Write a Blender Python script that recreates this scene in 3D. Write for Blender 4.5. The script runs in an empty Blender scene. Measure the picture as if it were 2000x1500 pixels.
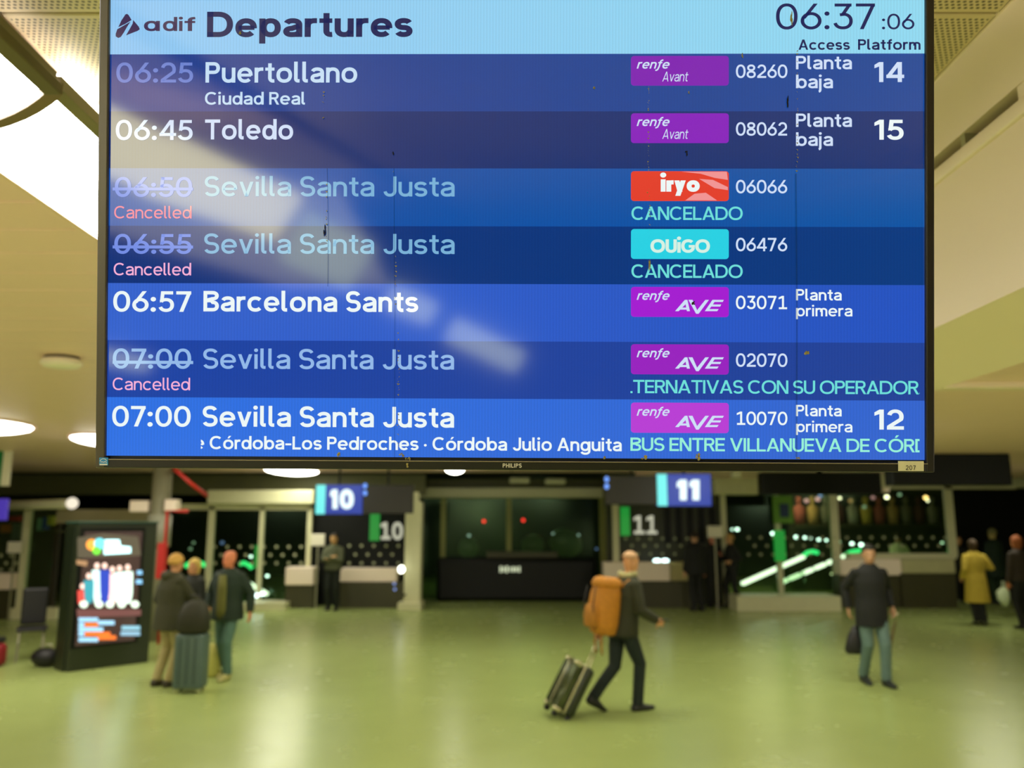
import bpy, bmesh, math, random
from mathutils import Vector, Matrix
PI = math.pi
random.seed(7)
sc = bpy.context.scene
C = sc.collection

# ------------------------------------------------------------------ camera
F_PX = 1600.0
PITCH = math.radians(9.58)
CP, SP = math.cos(PITCH), math.sin(PITCH)
CAM = Vector((0, 0, 2.0))
cam_d = bpy.data.cameras.new('camera')
cam_d.sensor_width = 36.0
cam_d.lens = 36.0 * F_PX / 2000.0
cam_d.clip_start = 0.05
cam_d.clip_end = 200
cam_d.dof.use_dof = True
cam_d.dof.focus_distance = 1.21
cam_d.dof.aperture_fstop = 3.6
cam_d.dof.aperture_blades = 0
cam = bpy.data.objects.new('camera', cam_d)
cam.location = CAM
cam.rotation_euler = (PI / 2 + PITCH, 0, 0)
C.objects.link(cam)
sc.camera = cam
# ------------------------------------------------------------------ world, exposure
w = bpy.data.worlds.new('night'); sc.world = w; w.use_nodes = True
bg = w.node_tree.nodes['Background']
bg.inputs[0].default_value = (0.55, 0.62, 0.40, 1)
bg.inputs[1].default_value = 0.02
vs = sc.view_settings
vs.view_transform = 'Standard'; vs.look = 'None'; vs.exposure = 0.0; vs.gamma = 1.0
vs.use_curve_mapping = False
sc.cycles.sample_clamp_indirect = 3.0
LAMP = 11.8          # far lens lamps
STRIP = 15.0        # near luminaire strips
REAR = 12.0         # lit strips behind the viewer, mirrored in the screen

# ------------------------------------------------------------------ helpers
def s2l(c):
    return tuple((v / 12.92 if v <= 0.04045 else ((v + 0.055) / 1.055) ** 2.4) for v in c)
def rgb(r, g, b):
    return s2l((r / 255, g / 255, b / 255))
MATS = {}
def mat(name, col, rough=0.6, metal=0.0, noise=0.08, scale=6.0, bump=0.0, spec=0.5):
    if name in MATS: return MATS[name]
    m = bpy.data.materials.new(name); m.use_nodes = True; MATS[name] = m
    nt = m.node_tree; p = nt.nodes['Principled BSDF']
    p.inputs['Roughness'].default_value = rough; p.inputs['Metallic'].default_value = metal
    p.inputs['Specular IOR Level'].default_value = spec
    tc = nt.nodes.new('ShaderNodeTexCoord'); nz = nt.nodes.new('ShaderNodeTexNoise')
    nz.inputs['Scale'].default_value = scale; nz.inputs['Detail'].default_value = 4
    nt.links.new(tc.outputs['Object'], nz.inputs['Vector'])
    mx = nt.nodes.new('ShaderNodeMix'); mx.data_type = 'RGBA'
    mx.inputs[6].default_value = tuple(c * (1 - noise) for c in col) + (1,)
    mx.inputs[7].default_value = tuple(min(1, c * (1 + noise)) for c in col) + (1,)
    nt.links.new(nz.outputs['Fac'], mx.inputs[0]); nt.links.new(mx.outputs[2], p.inputs['Base Color'])
    if bump:
        b = nt.nodes.new('ShaderNodeBump'); b.inputs['Strength'].default_value = bump; b.inputs['Distance'].default_value = 0.01
        nt.links.new(nz.outputs['Fac'], b.inputs['Height']); nt.links.new(b.outputs[0], p.inputs['Normal'])
    return m
def emit(name, col, strength, rough=0.3, base=(0.02, 0.02, 0.02)):
    if name in MATS: return MATS[name]
    m = bpy.data.materials.new(name); m.use_nodes = True; MATS[name] = m
    p = m.node_tree.nodes['Principled BSDF']
    p.inputs['Base Color'].default_value = base + (1,)
    p.inputs['Roughness'].default_value = rough
    p.inputs['Emission Color'].default_value = tuple(col) + (1,)
    p.inputs['Emission Strength'].default_value = strength
    return m
def link(o, parent=None):
    C.objects.link(o)
    if parent is not None: o.parent = parent
    return o
def obj(name, bm, m, parent=None, smooth=False, label=None):
    me = bpy.data.meshes.new(name); bm.normal_update(); bm.to_mesh(me); bm.free()
    if m is not None: me.materials.append(m)
    if smooth:
        for p in me.polygons: p.use_smooth = True
    o = link(bpy.data.objects.new(name, me), parent)
    if label: o['label'] = label
    return o
def tag(o, label, cat, group=None, kind=None):
    o['label'] = label; o['category'] = cat
    if group: o['group'] = group
    if kind: o['kind'] = kind
    return o
def thing(name, label, cat, loc=(0, 0, 0), rz=0.0, group=None):
    o = bpy.data.objects.new(name, None); o.empty_display_size = 0.1
    C.objects.link(o); o.location = loc; o.rotation_euler = (0, 0, rz)
    return tag(o, label, cat, group)
def struct(o, label=None):
    o['kind'] = 'structure'
    if label: o['label'] = label
    return o
def copy_tree(o, parent=None):
    c = o.copy(); C.objects.link(c)
    if parent is not None: c.parent = parent
    for ch in [x for x in C.objects if x.parent == o]: copy_tree(ch, c)
    return c
def bx(bm, x0, y0, z0, x1, y1, z1, bev=0.0, seg=2, M=None):
    r = bmesh.ops.create_cube(bm, size=1)
    vs_ = r['verts']
    for v in vs_:
        v.co = Vector(((x0 + x1) / 2 + v.co.x * (x1 - x0), (y0 + y1) / 2 + v.co.y * (y1 - y0), (z0 + z1) / 2 + v.co.z * (z1 - z0)))
    if bev:
        es = list({e for v in vs_ for e in v.link_edges})
        rr = bmesh.ops.bevel(bm, geom=es, offset=bev, segments=seg, affect='EDGES', profile=0.5)
        vs_ = list({v for f in rr['faces'] for v in f.verts} | {v for v in vs_ if v.is_valid})
    if M is not None:
        for v in vs_: v.co = M @ v.co
def box(*a, **k):
    bm = bmesh.new(); bx(bm, *a, **k); return bm
def tube(bm, pts, rad, n=8, cap=True):
    pts = [Vector(p) for p in pts]
    rad = rad if isinstance(rad, (list, tuple)) else [rad] * len(pts)
    rings = []; prev = None
    for i, p in enumerate(pts):
        t = (pts[min(i + 1, len(pts) - 1)] - pts[max(i - 1, 0)]).normalized()
        a = prev if prev is not None else (Vector((0, 0, 1)) if abs(t.z) < 0.9 else Vector((1, 0, 0)))
        s = (a - t * a.dot(t)).normalized(); prev = s; u = t.cross(s)
        rings.append([bm.verts.new(p + (s * math.cos(2 * PI * k / n) + u * math.sin(2 * PI * k / n)) * rad[i]) for k in range(n)])
    for a, b in zip(rings, rings[1:]):
        for k in range(n): bm.faces.new((a[k], a[(k + 1) % n], b[(k + 1) % n], b[k]))
    if cap:
        bm.faces.new(rings[0][::-1]); bm.faces.new(rings[-1])
def ellipsoid(bm, c, r, M=None, seg=14, ring=10):
    rr = bmesh.ops.create_uvsphere(bm, u_segments=seg, v_segments=ring, radius=1)
    for v in rr['verts']:
        q = Vector((v.co.x * r[0], v.co.y * r[1], v.co.z * r[2]))
        if M is not None: q = M @ q
        v.co = q + Vector(c)
    return rr['verts']
def loft(bm, rings, n=16, e=1.0):
    """rings: (centre, xvec, yvec)"""
    R = []
    for c, xv, yv in rings:
        c, xv, yv = Vector(c), Vector(xv), Vector(yv)
        r = []
        for k in range(n):
            a = 2 * PI * k / n; ca, sa = math.cos(a), math.sin(a)
            ca = math.copysign(abs(ca) ** e, ca); sa = math.copysign(abs(sa) ** e, sa)
            r.append(bm.verts.new(c + xv * ca + yv * sa))
        R.append(r)
    for a, b in zip(R, R[1:]):
        for k in range(n): bm.faces.new((a[k], a[(k + 1) % n], b[(k + 1) % n], b[k]))
    bm.faces.new(R[0][::-1]); bm.faces.new(R[-1])
def prism(bm, pts, y0, y1):
    a = [bm.verts.new((x, y0, z)) for x, z in pts]; b = [bm.verts.new((x, y1, z)) for x, z in pts]
    n = len(pts)
    bm.faces.new(a); bm.faces.new(b[::-1])
    for k in range(n): bm.faces.new((a[k], b[k], b[(k + 1) % n], a[(k + 1) % n]))
# measuring helpers: a direction seen in the photograph, met with a real plane of the hall
def ray(px, py):
    x, y = (px - 1000) / F_PX, (750 - py) / F_PX
    return Vector((x, CP - y * SP, SP + y * CP))
def P(px, py, Y):
    d = ray(px, py); return CAM + d * (Y / d.y)
def Pz(px, py, z):
    d = ray(px, py); return CAM + d * ((z - CAM.z) / d.z)
def rect(x0, y0, x1, y1, Y):
    a = P(x0, (y0 + y1) / 2, Y); b = P(x1, (y0 + y1) / 2, Y); c = (x0 + x1) / 2
    return a.x, P(c, y1, Y).z, b.x, P(c, y0, Y).z      # xmin, zmin, xmax, zmax
def pbox(x0, y0, x1, y1, Y, dep=0.1, bev=0.0, floor=False, bm=None):
    a, b, c, d = rect(x0, y0, x1, y1, Y)
    if floor: b = 0.0
    n = bm or bmesh.new()
    bx(n, a, Y, b, c, Y + dep, d, bev=bev)
    return n

# ------------------------------------------------------------------ stroke lettering (cap height 1, x-height .73)
XH = 0.73
def arc(cx, cy, rx, ry, a0, a1, n=18, e=0.9):
    out = []
    for i in range(n + 1):
        a = math.radians(a0 + (a1 - a0) * i / n); c, s = math.cos(a), math.sin(a)
        out.append((cx + rx * math.copysign(abs(c) ** e, c), cy + ry * math.copysign(abs(s) ** e, s)))
    return out
def dg(x0, y0, x1, y1, w):
    k = w * math.hypot(x1 - x0, y1 - y0) / abs(y1 - y0)
    return ('f', [(x0, y0), (x0 + k, y0), (x1 + k, y1), (x1, y1)])
def bar(x0, y0, x1, y1): return ('f', [(x0, y0), (x1, y0), (x1, y1), (x0, y1)])
def glyph(ch, w):
    h = w / 2; X = XH
    def S(p, closed=False): return ('s', p, closed)
    def dot(x, y, r): return ('f', arc(x, y, r, r, 0, 342, 19, 1.0))
    if ch in 'oó':
        g = [S(arc(.36, X / 2, .36 - h, X / 2 - h + .01, 0, 345, 23), True)]
        if ch == 'ó': g.append(('f', [(.3, .83), (.42, .83), (.56, 1.02), (.4, 1.02)]))
        return .72, g
    if ch in 'OÓ':
        W = .96; g = [S(arc(W / 2, .5, W / 2 - h, .51 - h, 0, 350, 35), True)]
        if ch == 'Ó': g.append(('f', [(.4, 1.08), (.53, 1.08), (.68, 1.27), (.5, 1.27)]))
        return W, g
    if ch == '0': return .70, [S(arc(.35, .5, .35 - h, .51 - h, 0, 350, 35), True)]
    if ch == '1': return .36, [bar(.36 - w, 0, .36, 1), ('f', [(.36 - w, 1), (.36, 1), (.36 - w * .3, 1 - w), (.0, .86 - w), (0, .86)])]
    if ch == '\u00b9': return .62, [bar(.34 - h, 0, .34 + h, 1), ('f', [(.34 - h, 1), (.34, 1), (.34, 1 - w), (.02, .88 - w), (.02, .88)]), bar(.04, 0, .64, w)]
    if ch == '2':
        p = arc(.32, 1 - h - .27, .32 - h, .28, 165, -25, 16); p += [(.06, w * .75)]
        return .64, [S(p), bar(0, 0, .65, w)]
    if ch == '3':
        return .64, [bar(.05, 1 - w, .6, 1), dg(.24, .56, .58 - w * 1.1, 1 - w * .6, w * 1.0), S([(.22, .62 - h)] + arc(.32, .32, .32 - h, .325 - h, 80, -165, 20))]
    if ch == '4':
        return .70, [bar(.46, 0, .46 + w, 1), bar(0, .2, .72, .2 + w), dg(0, .2 + w * .6, .46 + w - w * 1.15, 1, w * .95)]
    if ch == '5':
        return .64, [bar(.1, 1 - w, .6, 1), ('f', [(.1, 1), (.1 + w, 1), (.05 + w, .5), (.05, .45)]), S(arc(.31, .33, .33 - h, .34 - h, 145, -160, 24))]
    if ch == '6':
        return .68, [S(arc(.34, .33, .34 - h, .34 - h, 0, 345, 27, 1.0), True), dg(.03, .42, .42, 1, w * .95)]
    if ch == '7': return .62, [bar(0, 1 - w, .62, 1), dg(.13, 0, .62 - w * 1.15, 1 - w * .7, w * 1.02)]
    if ch == '8':
        return .66, [S(arc(.33, .27, .33 - h, .28 - h, 0, 345, 25), True), S(arc(.33, 1 - .24, .29 - h, .25 - h, 0, 345, 25), True)]
    if ch == ':': return w * 1.3, [dot(w * .65, w * .68, w * .72), dot(w * .65, .61, w * .72)]
    if ch == '.': return w * 1.1, [dot(w * .55, w * .55, w * .58)]
    if ch == '\u00b7': return w * 1.1, [dot(w * .55, .38, w * .6)]
    if ch == '-': return .42, [bar(0, .32, .42, .32 + w * .9)]
    if ch == 'A': 
        W = .84; k = w * 1.06
        return W, [dg(0, 0, (W - k) / 2, 1, w), dg(W - k, 0, (W - k) / 2, 1, w), bar(.17, .22, W - .17, .22 + w * .85)]
    if ch == 'V':
        W = .84; k = w * 1.06
        return W, [dg(0, 1, (W - k) / 2, 0, w), dg(W - k, 1, (W - k) / 2, 0, w)]
    if ch == 'B':
        return .70, [bar(0, 0, w, 1), S([(0, 1 - h), (.36, 1 - h)] + arc(.40, .765, .24 - h * .4, .235 - h, 90, -90, 12) + [(.1, .53)]),
                     S([(.1, .53), (.36, .53)] + arc(.42, .265, .28 - h, .265 - h, 90, -90, 12) + [(0, h)])]
    if ch == 'C': return .86, [S(arc(.46, .5, .46 - h, .51 - h, 45, 315, 30))]
    if ch == 'G': return .90, [S(arc(.46, .5, .46 - h, .51 - h, 45, 345, 30)), bar(.5, .38, .9, .38 + w * .9)]
    if ch == 'D': return .84, [bar(0, 0, w, 1), S([(0, 1 - h), (.3, 1 - h)] + arc(.36, .5, .48 - h, .5 - h, 90, -90, 22) + [(0, h)])]
    if ch == 'E': return .62, [bar(0, 0, w, 1), bar(0, 0, .62, w), bar(0, 1 - w, .62, 1), bar(0, .5 - h, .57, .5 + h)]
    if ch == 'H': return .76, [bar(0, 0, w, 1), bar(.76 - w, 0, .76, 1), bar(0, .5 - h, .76, .5 + h)]
    if ch == 'I': return w, [bar(0, 0, w, 1)]
    if ch == 'J': return .60, [S([(.6 - h, 1)] + arc(.31, .30, .29 - h, .31 - h, 0, -170, 16))]
    if ch == 'L': return .58, [bar(0, 0, w, 1), bar(0, 0, .58, w)]
    if ch == 'N': return .76, [bar(0, 0, w, 1), bar(.76 - w, 0, .76, 1), dg(.76 - w * 1.3, 0, 0, 1, w)]
    if ch == 'P': return .66, [bar(0, 0, w, 1), S([(0, 1 - h), (.34, 1 - h)] + arc(.38, .71, .28 - h, .29 - h, 90, -90, 14) + [(0, .42 + h)])]
    if ch == 'R': return .68, [bar(0, 0, w, 1), S([(0, 1 - h), (.34, 1 - h)] + arc(.38, .71, .28 - h, .29 - h, 90, -90, 14) + [(0, .42 + h)]), dg(.70 - w * 1.1, 0, .30, .46, w)]
    if ch == 'S':
        W = .68; ry = (1.02 - w) / 4
        return W, [S(arc(W / 2, 1.01 - h - ry, W / 2 - h - .01, ry, 22, 262, 20) + arc(W / 2, -.01 + h + ry, W / 2 - h, ry, 82, -160, 20))]
    if ch == 'T': return .74, [bar(0, 1 - w, .74, 1), bar(.37 - h, 0, .37 + h, 1)]
    if ch == 'U': return .74, [S([(h, 1)] + arc(.37, .35, .37 - h, .36 - h, 180, 360, 20) + [(.74 - h, 1)])]
    if ch in 'bdpqg\u03b1':
        W = .70; st = {'b': (0, 0, 1.02), 'd': (W - w, 0, 1.02), 'p': (0, -.26, X), 'q': (W - w, -.26, X), 'g': (W - w, .1, X), '\u03b1': (W - w, 0, X)}[ch]
        cx = .37 if st[0] == 0 else .33
        g = [S(arc(cx, X / 2, .33 - h, X / 2 - h + .01, 0, 345, 23), True), bar(st[0], st[1], st[0] + w, st[2])]
        if ch == 'g': g.append(S([(W - h, .2)] + arc(.34, .02, .36 - h, .27 - h * .6, 0, -160, 16)))
        return W, g
    if ch == 'a':
        W = .62
        return W, [S([(W - h, 0), (W - h, .35)] + arc(.31, X - .25, .31 - h, .26 - h, 0, 160, 14)),
                   S([(W - h, .44)] + arc(.28, .215, .28 - h, .222 - h, 90, 270, 14) + [(.4, h + .0), (W - h, .16)])]
    if ch == 'c': return .66, [S(arc(.36, X / 2, .36 - h, X / 2 - h + .01, 42, 318, 22))]
    if ch == 'e': return .70, [S(arc(.35, X / 2, .35 - h, X / 2 - h + .01, -4, 318, 26)), bar(w * .5, X / 2 - h * .85, .70 - w * .4, X / 2 + h * .85)]
    if ch == 'f': return .42, [S([(.13 + h, 0), (.13 + h, .76)] + arc(.13 + w * .5 + .17, .78, .17, .235 - h, 180, 95, 8) + [(.42, 1.02 - h)]), bar(0, X - w * .9, .42, X)]
    if ch == '\u0192': # long italic f with a descender
        return .42, [S([(-.06, -.26 + h), (.04, -.26 + h)] + arc(.02, -.05, .14, .2 - h, -80, 0, 6) + [(.13 + h, .2), (.13 + h, .76)] + arc(.13 + h + .17, .78, .17, .235 - h, 180, 95, 8) + [(.44, 1.02 - h)]), bar(0, X - w * .9, .42, X)]
    if ch == 'h': return .62, [bar(0, 0, w, 1.02), S([(h, X - .36)] + arc(.31, X - .31, .31 - h, .32 - h, 170, 0, 14) + [(.62 - h, 0)])]
    if ch == 'n': return .62, [bar(0, 0, w, X), S([(h, X - .36)] + arc(.31, X - .31, .31 - h, .32 - h, 170, 0, 14) + [(.62 - h, 0)])]
    if ch == 'm':
        g = [bar(0, 0, w, X)]
        for x in (0, .43 - h): g.append(S([(x + h, X - .34)] + arc(x + h + .43 / 2, X - .27, .215, .28 - h, 170, 0, 12) + [(x + h + .43, 0)]))
        return .86 + w * .5, g
    if ch == 'u': return .62, [bar(.62 - w, 0, .62, X), S([(h, X)] + arc(.31, .31, .31 - h, .32 - h, 180, 350, 14))]
    if ch == 'r': return .40, [bar(0, 0, w, X), S([(h, X - .34)] + arc(.32, X - .29, .32 - h, .30 - h, 170, 90, 8) + [(.40, X - h + .01)])]
    if ch == 'i': return w, [bar(0, 0, w, X), dot(h, .93, w * .62)]
    if ch == '\u0131': return w, [bar(0, 0, w, .8), dot(h, 1.08, w * .62)]
    if ch == 'j': return w, [S([(h, X), (h, -.12)] + arc(h - .14, -.12, .14, .14, 0, -75, 6)), dot(h, .93, w * .62)]
    if ch == 'l': return w + .09, [S([(h, 1.02), (h, .2)] + arc(h + .1, .2, .1, .2 - h, 180, 262, 6) + [(w + .09, h)])]
    if ch == 's':
        W = .58; ry = (X + .02 - w) / 4
        return W, [S(arc(W / 2, X + .01 - h - ry, W / 2 - h, ry, 20, 262, 16) + arc(W / 2, -.01 + h + ry, W / 2 - h, ry, 82, -162, 16))]
    if ch == 't': return .42, [S([(.13 + h, .94), (.13 + h, .26)] + arc(.13 + h + .15, .24, .15, .245 - h, 180, 265, 8) + [(.42, h)]), bar(0, X - w * .9, .42, X)]
    if ch == 'v': 
        W = .64; k = w * 1.08
        return W, [dg(0, X, (W - k) / 2, 0, w), dg(W - k, X, (W - k) / 2, 0, w)]
    if ch == 'y':
        W = .64; k = w * 1.08
        return W, [dg(0, X, (W - k) / 2, 0, w), dg((W - k) / 2 - .12, -.27, W - k, X, w), ]
    return .3, []
def ribbon(bm, pts, closed, w, T):
    q = []
    for p in pts:
        if not q or math.hypot(p[0] - q[-1][0], p[1] - q[-1][1]) > 1e-4: q.append(p)
    n = len(q); L = []; Rr = []
    for i, p in enumerate(q):
        a = q[i - 1] if (i or closed) else None; b = q[(i + 1) % n] if (i < n - 1 or closed) else None
        ds = []
        if a: ds.append(Vector((p[0] - a[0], p[1] - a[1])).normalized())
        if b: ds.append(Vector((b[0] - p[0], b[1] - p[1])).normalized())
        d = sum(ds, Vector((0, 0)))
        d = d.normalized() if d.length > 1e-6 else ds[0]
        k = 1 / max(.6, d.dot(ds[0])); nx, ny = -d.y * w / 2 * k, d.x * w / 2 * k
        L.append(bm.verts.new(T(p[0] + nx, p[1] + ny))); Rr.append(bm.verts.new(T(p[0] - nx, p[1] - ny)))
    for i in range(n if closed else n - 1):
        j = (i + 1) % n; bm.faces.new((L[i], Rr[i], Rr[j], L[j]))
def text_bm(s, x0, x1, base, cap, w, T3, slant=0.0, track=.09, clip=None, space=.30, mono=None):
    """lettering between photo columns x0..x1 (real fit: the string's own width is scaled), T3 maps (px,py)->3d"""
    items = []; cur = 0
    for ch in s:
        if ch == ' ': cur += space; continue
        adv, g = glyph(ch, w)
        off = (mono - adv) / 2 if mono else 0
        items.append((cur + off, g)); cur += (mono if mono else adv + track + (.5 * w if ch in 'Iilj:\u00b7.' else 0) * .4)
    total = cur - (0 if mono else track)
    kx = (x1 - x0) / total / cap
    bm = bmesh.new()
    for ox, g in items:
        for it in g:
            def T(u, v): return Vector((x0 + (ox + u + slant * v) * cap * kx, 0, base - v * cap))
            if it[0] == 's': ribbon(bm, it[1], it[2], w, T)
            else: bm.faces.new([bm.verts.new(T(*p)) for p in it[1]])
    if clip:
        for cx, sgn in ((clip[0], -1), (clip[1], 1)):
            bmesh.ops.bisect_plane(bm, geom=bm.verts[:] + bm.edges[:] + bm.faces[:], plane_co=(cx, 0, 0), plane_no=(sgn, 0, 0), clear_outer=True)
    for v in bm.verts: v.co = T3(v.co.x, v.co.z)
    nrm = T3(x0, base - cap) - T3(x0, base); r = T3(x1, base) - T3(x0, base)
    face_n = r.cross(nrm)
    bm.normal_update()
    for f in bm.faces:
        if f.normal.dot(face_n) < 0: f.normal_flip()
    return bm

# ------------------------------------------------------------------ setting materials
m_floor = mat('floor_stone', rgb(159, 174, 103), 0.18, noise=.06, scale=1.4, spec=.5)
nt = m_floor.node_tree; p_ = nt.nodes['Principled BSDF']
n2 = nt.nodes.new('ShaderNodeTexNoise'); n2.inputs['Scale'].default_value = 260; n2.inputs['Detail'].default_value = 2
mr = nt.nodes.new('ShaderNodeMapRange'); mr.inputs[3].default_value = .22; mr.inputs[4].default_value = .30
n3 = nt.nodes.new('ShaderNodeTexNoise'); n3.inputs['Scale'].default_value = 2.5; n3.inputs['Detail'].default_value = 1.5
tcn = [n for n in nt.nodes if n.type == 'TEX_COORD'][0]
nt.links.new(tcn.outputs['Object'], n3.inputs['Vector']); nt.links.new(tcn.outputs['Object'], n2.inputs['Vector'])
nt.links.new(n3.outputs['Fac'], mr.inputs[0]); nt.links.new(mr.outputs[0], p_.inputs['Roughness'])
m_ceil = mat('ceiling_paint', rgb(240, 206, 190), .55, noise=.03)
m_slat = mat('slat_paint', rgb(246, 210, 196), .42, noise=.04, scale=3)
m_cream = mat('cream_panel', rgb(244, 226, 206), .5, noise=.02, scale=2)
m_dark = mat('dark_void', rgb(24, 26, 20), .7)
m_wall = mat('hall_wall', rgb(120, 118, 88), .6)
m_frame = mat('pale_frame', rgb(214, 212, 170), .4)
m_green_wall = mat('night_green', rgb(20, 34, 18), .6, noise=.3)
m_black = mat('black_cladding', rgb(8, 12, 7), .45, spec=.25)
m_brown = mat('brown_base', rgb(60, 58, 30), .5, noise=.15)
m_olive = mat('olive_fascia', rgb(92, 92, 50), .55, noise=.08)
m_metal = mat('brushed_metal', rgb(170, 168, 140), .35, .6)

# perforated metal panel
m_perf = mat('perforated_metal', rgb(222, 205, 165), .5, noise=.02)
nt = m_perf.node_tree; p_ = nt.nodes['Principled BSDF']
tcn = [n for n in nt.nodes if n.type == 'TEX_COORD'][0]
sep = nt.nodes.new('ShaderNodeSeparateXYZ'); nt.links.new(tcn.outputs['Object'], sep.inputs[0])
def math_node(nt, op, a, b=None):
    n = nt.nodes.new('ShaderNodeMath'); n.operation = op
    for i, v in enumerate((a, b)):
        if v is None: continue
        if isinstance(v, (int, float)): n.inputs[i].default_value = v
        else: nt.links.new(v, n.inputs[i])
    return n.outputs[0]
row = math_node(nt, 'DIVIDE', sep.outputs[1], .0118)
rowi = math_node(nt, 'FLOOR', row)
shift = math_node(nt, 'MULTIPLY', math_node(nt, 'MODULO', rowi, 2), .5)
u = math_node(nt, 'ADD', math_node(nt, 'DIVIDE', sep.outputs[0], .0145), shift)
fu = math_node(nt, 'ABSOLUTE', math_node(nt, 'SUBTRACT', math_node(nt, 'FRACT', u), .5))
fv = math_node(nt, 'ABSOLUTE', math_node(nt, 'SUBTRACT', math_node(nt, 'FRACT', row), .5))
d2 = math_node(nt, 'ADD', math_node(nt, 'MULTIPLY', fu, fu), math_node(nt, 'MULTIPLY', fv, fv))
inside = math_node(nt, 'LESS_THAN', d2, .085)
# solid margin round each panel
ax = math_node(nt, 'LESS_THAN', math_node(nt, 'ABSOLUTE', sep.outputs[0]), .283)
ay = math_node(nt, 'LESS_THAN', math_node(nt, 'ABSOLUTE', sep.outputs[1]), .283)
holes = math_node(nt, 'MULTIPLY', inside, math_node(nt, 'MULTIPLY', ax, ay))
src = p_.inputs['Base Color'].links[0].from_socket
mxh = nt.nodes.new('ShaderNodeMix'); mxh.data_type = 'RGBA'
nt.links.new(holes, mxh.inputs[0]); nt.links.new(src, mxh.inputs[6]); mxh.inputs[7].default_value = rgb(70, 58, 38) + (1,)
nt.links.new(mxh.outputs[2], p_.inputs['Base Color'])

m_glass = bpy.data.materials.new('pane_glass'); m_glass.use_nodes = True
nt = m_glass.node_tree; nt.nodes.clear()
o_ = nt.nodes.new('ShaderNodeOutputMaterial'); mxs = nt.nodes.new('ShaderNodeMixShader'); tr = nt.nodes.new('ShaderNodeBsdfTransparent')
gl = nt.nodes.new('ShaderNodeBsdfGlossy'); fr = nt.nodes.new('ShaderNodeFresnel'); fr.inputs[0].default_value = 1.5
tr.inputs[0].default_value = (.78, .88, .76, 1); gl.inputs['Roughness'].default_value = .15; gl.inputs[0].default_value = (.4, .6, .4, 1)
nt.links.new(fr.outputs[0], mxs.inputs[0]); nt.links.new(tr.outputs[0], mxs.inputs[1]); nt.links.new(gl.outputs[0], mxs.inputs[2])
nt.links.new(mxs.outputs[0], o_.inputs[0])

# ------------------------------------------------------------------ structure
CZ = 3.2
YB, YF = -16.0, 32.0
struct(obj('floor', box(-17, YB, -.2, 17, YF, 0), m_floor))
struct(obj('wall_back', box(-17, YF, 0, 17, YF + .2, 3.6), m_green_wall))
struct(obj('wall_front', box(-17, YB - .2, 0, 17, YB, 3.6), m_wall))
struct(obj('wall_left', box(-17.2, YB, 0, -17, YF, 3.6), m_wall))
struct(obj('wall_right', box(17, YB, 0, 17.2, YF, 3.6), m_wall))
ceil = struct(obj('ceiling', box(-17, YB, CZ + .06, 17, YF, CZ + .3), m_dark))
# slats of the lay-in ceiling run across the hall
slat_me = {}
def slat(xa, xb, y, wd, mtl, z=CZ):
    key = (round(xb - xa, 3), round(wd, 3), mtl.name)
    if key not in slat_me:
        b = box(-(xb - xa) / 2, -wd / 2, 0, (xb - xa) / 2, wd / 2, .03, bev=.004, seg=1)
        me = bpy.data.meshes.new('slat'); b.to_mesh(me); b.free(); me.materials.append(mtl); slat_me[key] = me
    o = link(bpy.data.objects.new('slat', slat_me[key]), ceil)
    o.location = ((xa + xb) / 2, y, z); return o
y = YB + .2
while y < 20.2:
    slat(-17, -1.45 if y < 7.2 else -.02, y, .29, m_slat)
    if y > 7.2: slat(.0, 3.0, y, .29, m_slat)
    y += .3
y = YB + .2
while y < 20.2:
    slat(3.22, 17, y, .29, m_slat, z=3.06); y += .3
y = YB + .2
while y < .3:
    slat(-1.3, 3.0, y, .29, m_slat); y += .3
# perforated panels over the viewer
pb = box(-.296, -.296, 0, .296, .296, .02, bev=.003, seg=1)
pme = bpy.data.meshes.new('ceiling_panel'); pb.to_mesh(pme); pb.free(); pme.materials.append(m_perf)
for i in range(4):
    for j in range(12):
        o = link(bpy.data.objects.new('ceiling_panel', pme), ceil); o.location = (-.93 + i * .6, .286 + j * .6, CZ)
struct(obj('trim_1', box(1.16, .2, CZ - .0, 3.05, 7.3, CZ + .03), m_cream), 'plain cream ceiling strip right of the perforated panels')
struct(obj('trim_2', box(-1.30, .1, CZ + .0, -1.235, 7.3, CZ + .03), m_cream), 'thin cream edge strip between perforated panels and light strip')
# fascia between high and low ceiling on the right
struct(obj('trim_3', box(3.02, YB, 3.06, 3.2, 20.2, 3.24), m_ceil), 'beige step where the right ceiling drops')
struct(obj('trim_4', box(3.25, 6.2, 3.02, 17, 6.34, 3.06), m_cream), 'pale joint strip across the right ceiling')
# bulkhead with slot diffuser
bh = thing('bulkhead', 'cream boxed bulkhead with slot air vent, right of the screen', 'bulkhead', (1.17, .3, 2.53))
b = bmesh.new(); bx(b, 0, 0, 0, .55, 4.6, .425); obj('lower_panel', b, m_cream, bh)
b = bmesh.new(); bx(b, 0, 0, .467, .55, 4.6, .67); bx(b, .05, 0, .425, .55, 4.6, .467); obj('upper_panel', b, m_cream, bh)
b = bmesh.new(); bx(b, 0, 0, .425, .06, 1.46, .467, bev=.004, seg=2); obj('slot_end', b, m_cream, bh)
b = bmesh.new(); bx(b, -.012, 0, .385, .01, 4.6, .425, bev=.006); obj('vent_lip', b, m_cream, bh, True)
b = bmesh.new(); bx(b, .045, 1.46, .427, .05, 4.6, .465); obj('slot_vent', b, m_dark, bh, label='dark air slot')
for yy in (1.69, 2.6, 3.5):
    b = bmesh.new(); bx(b, .005, yy, .425, .05, yy + .02, .467); obj('slot_divider', b, m_metal, bh)

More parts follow.
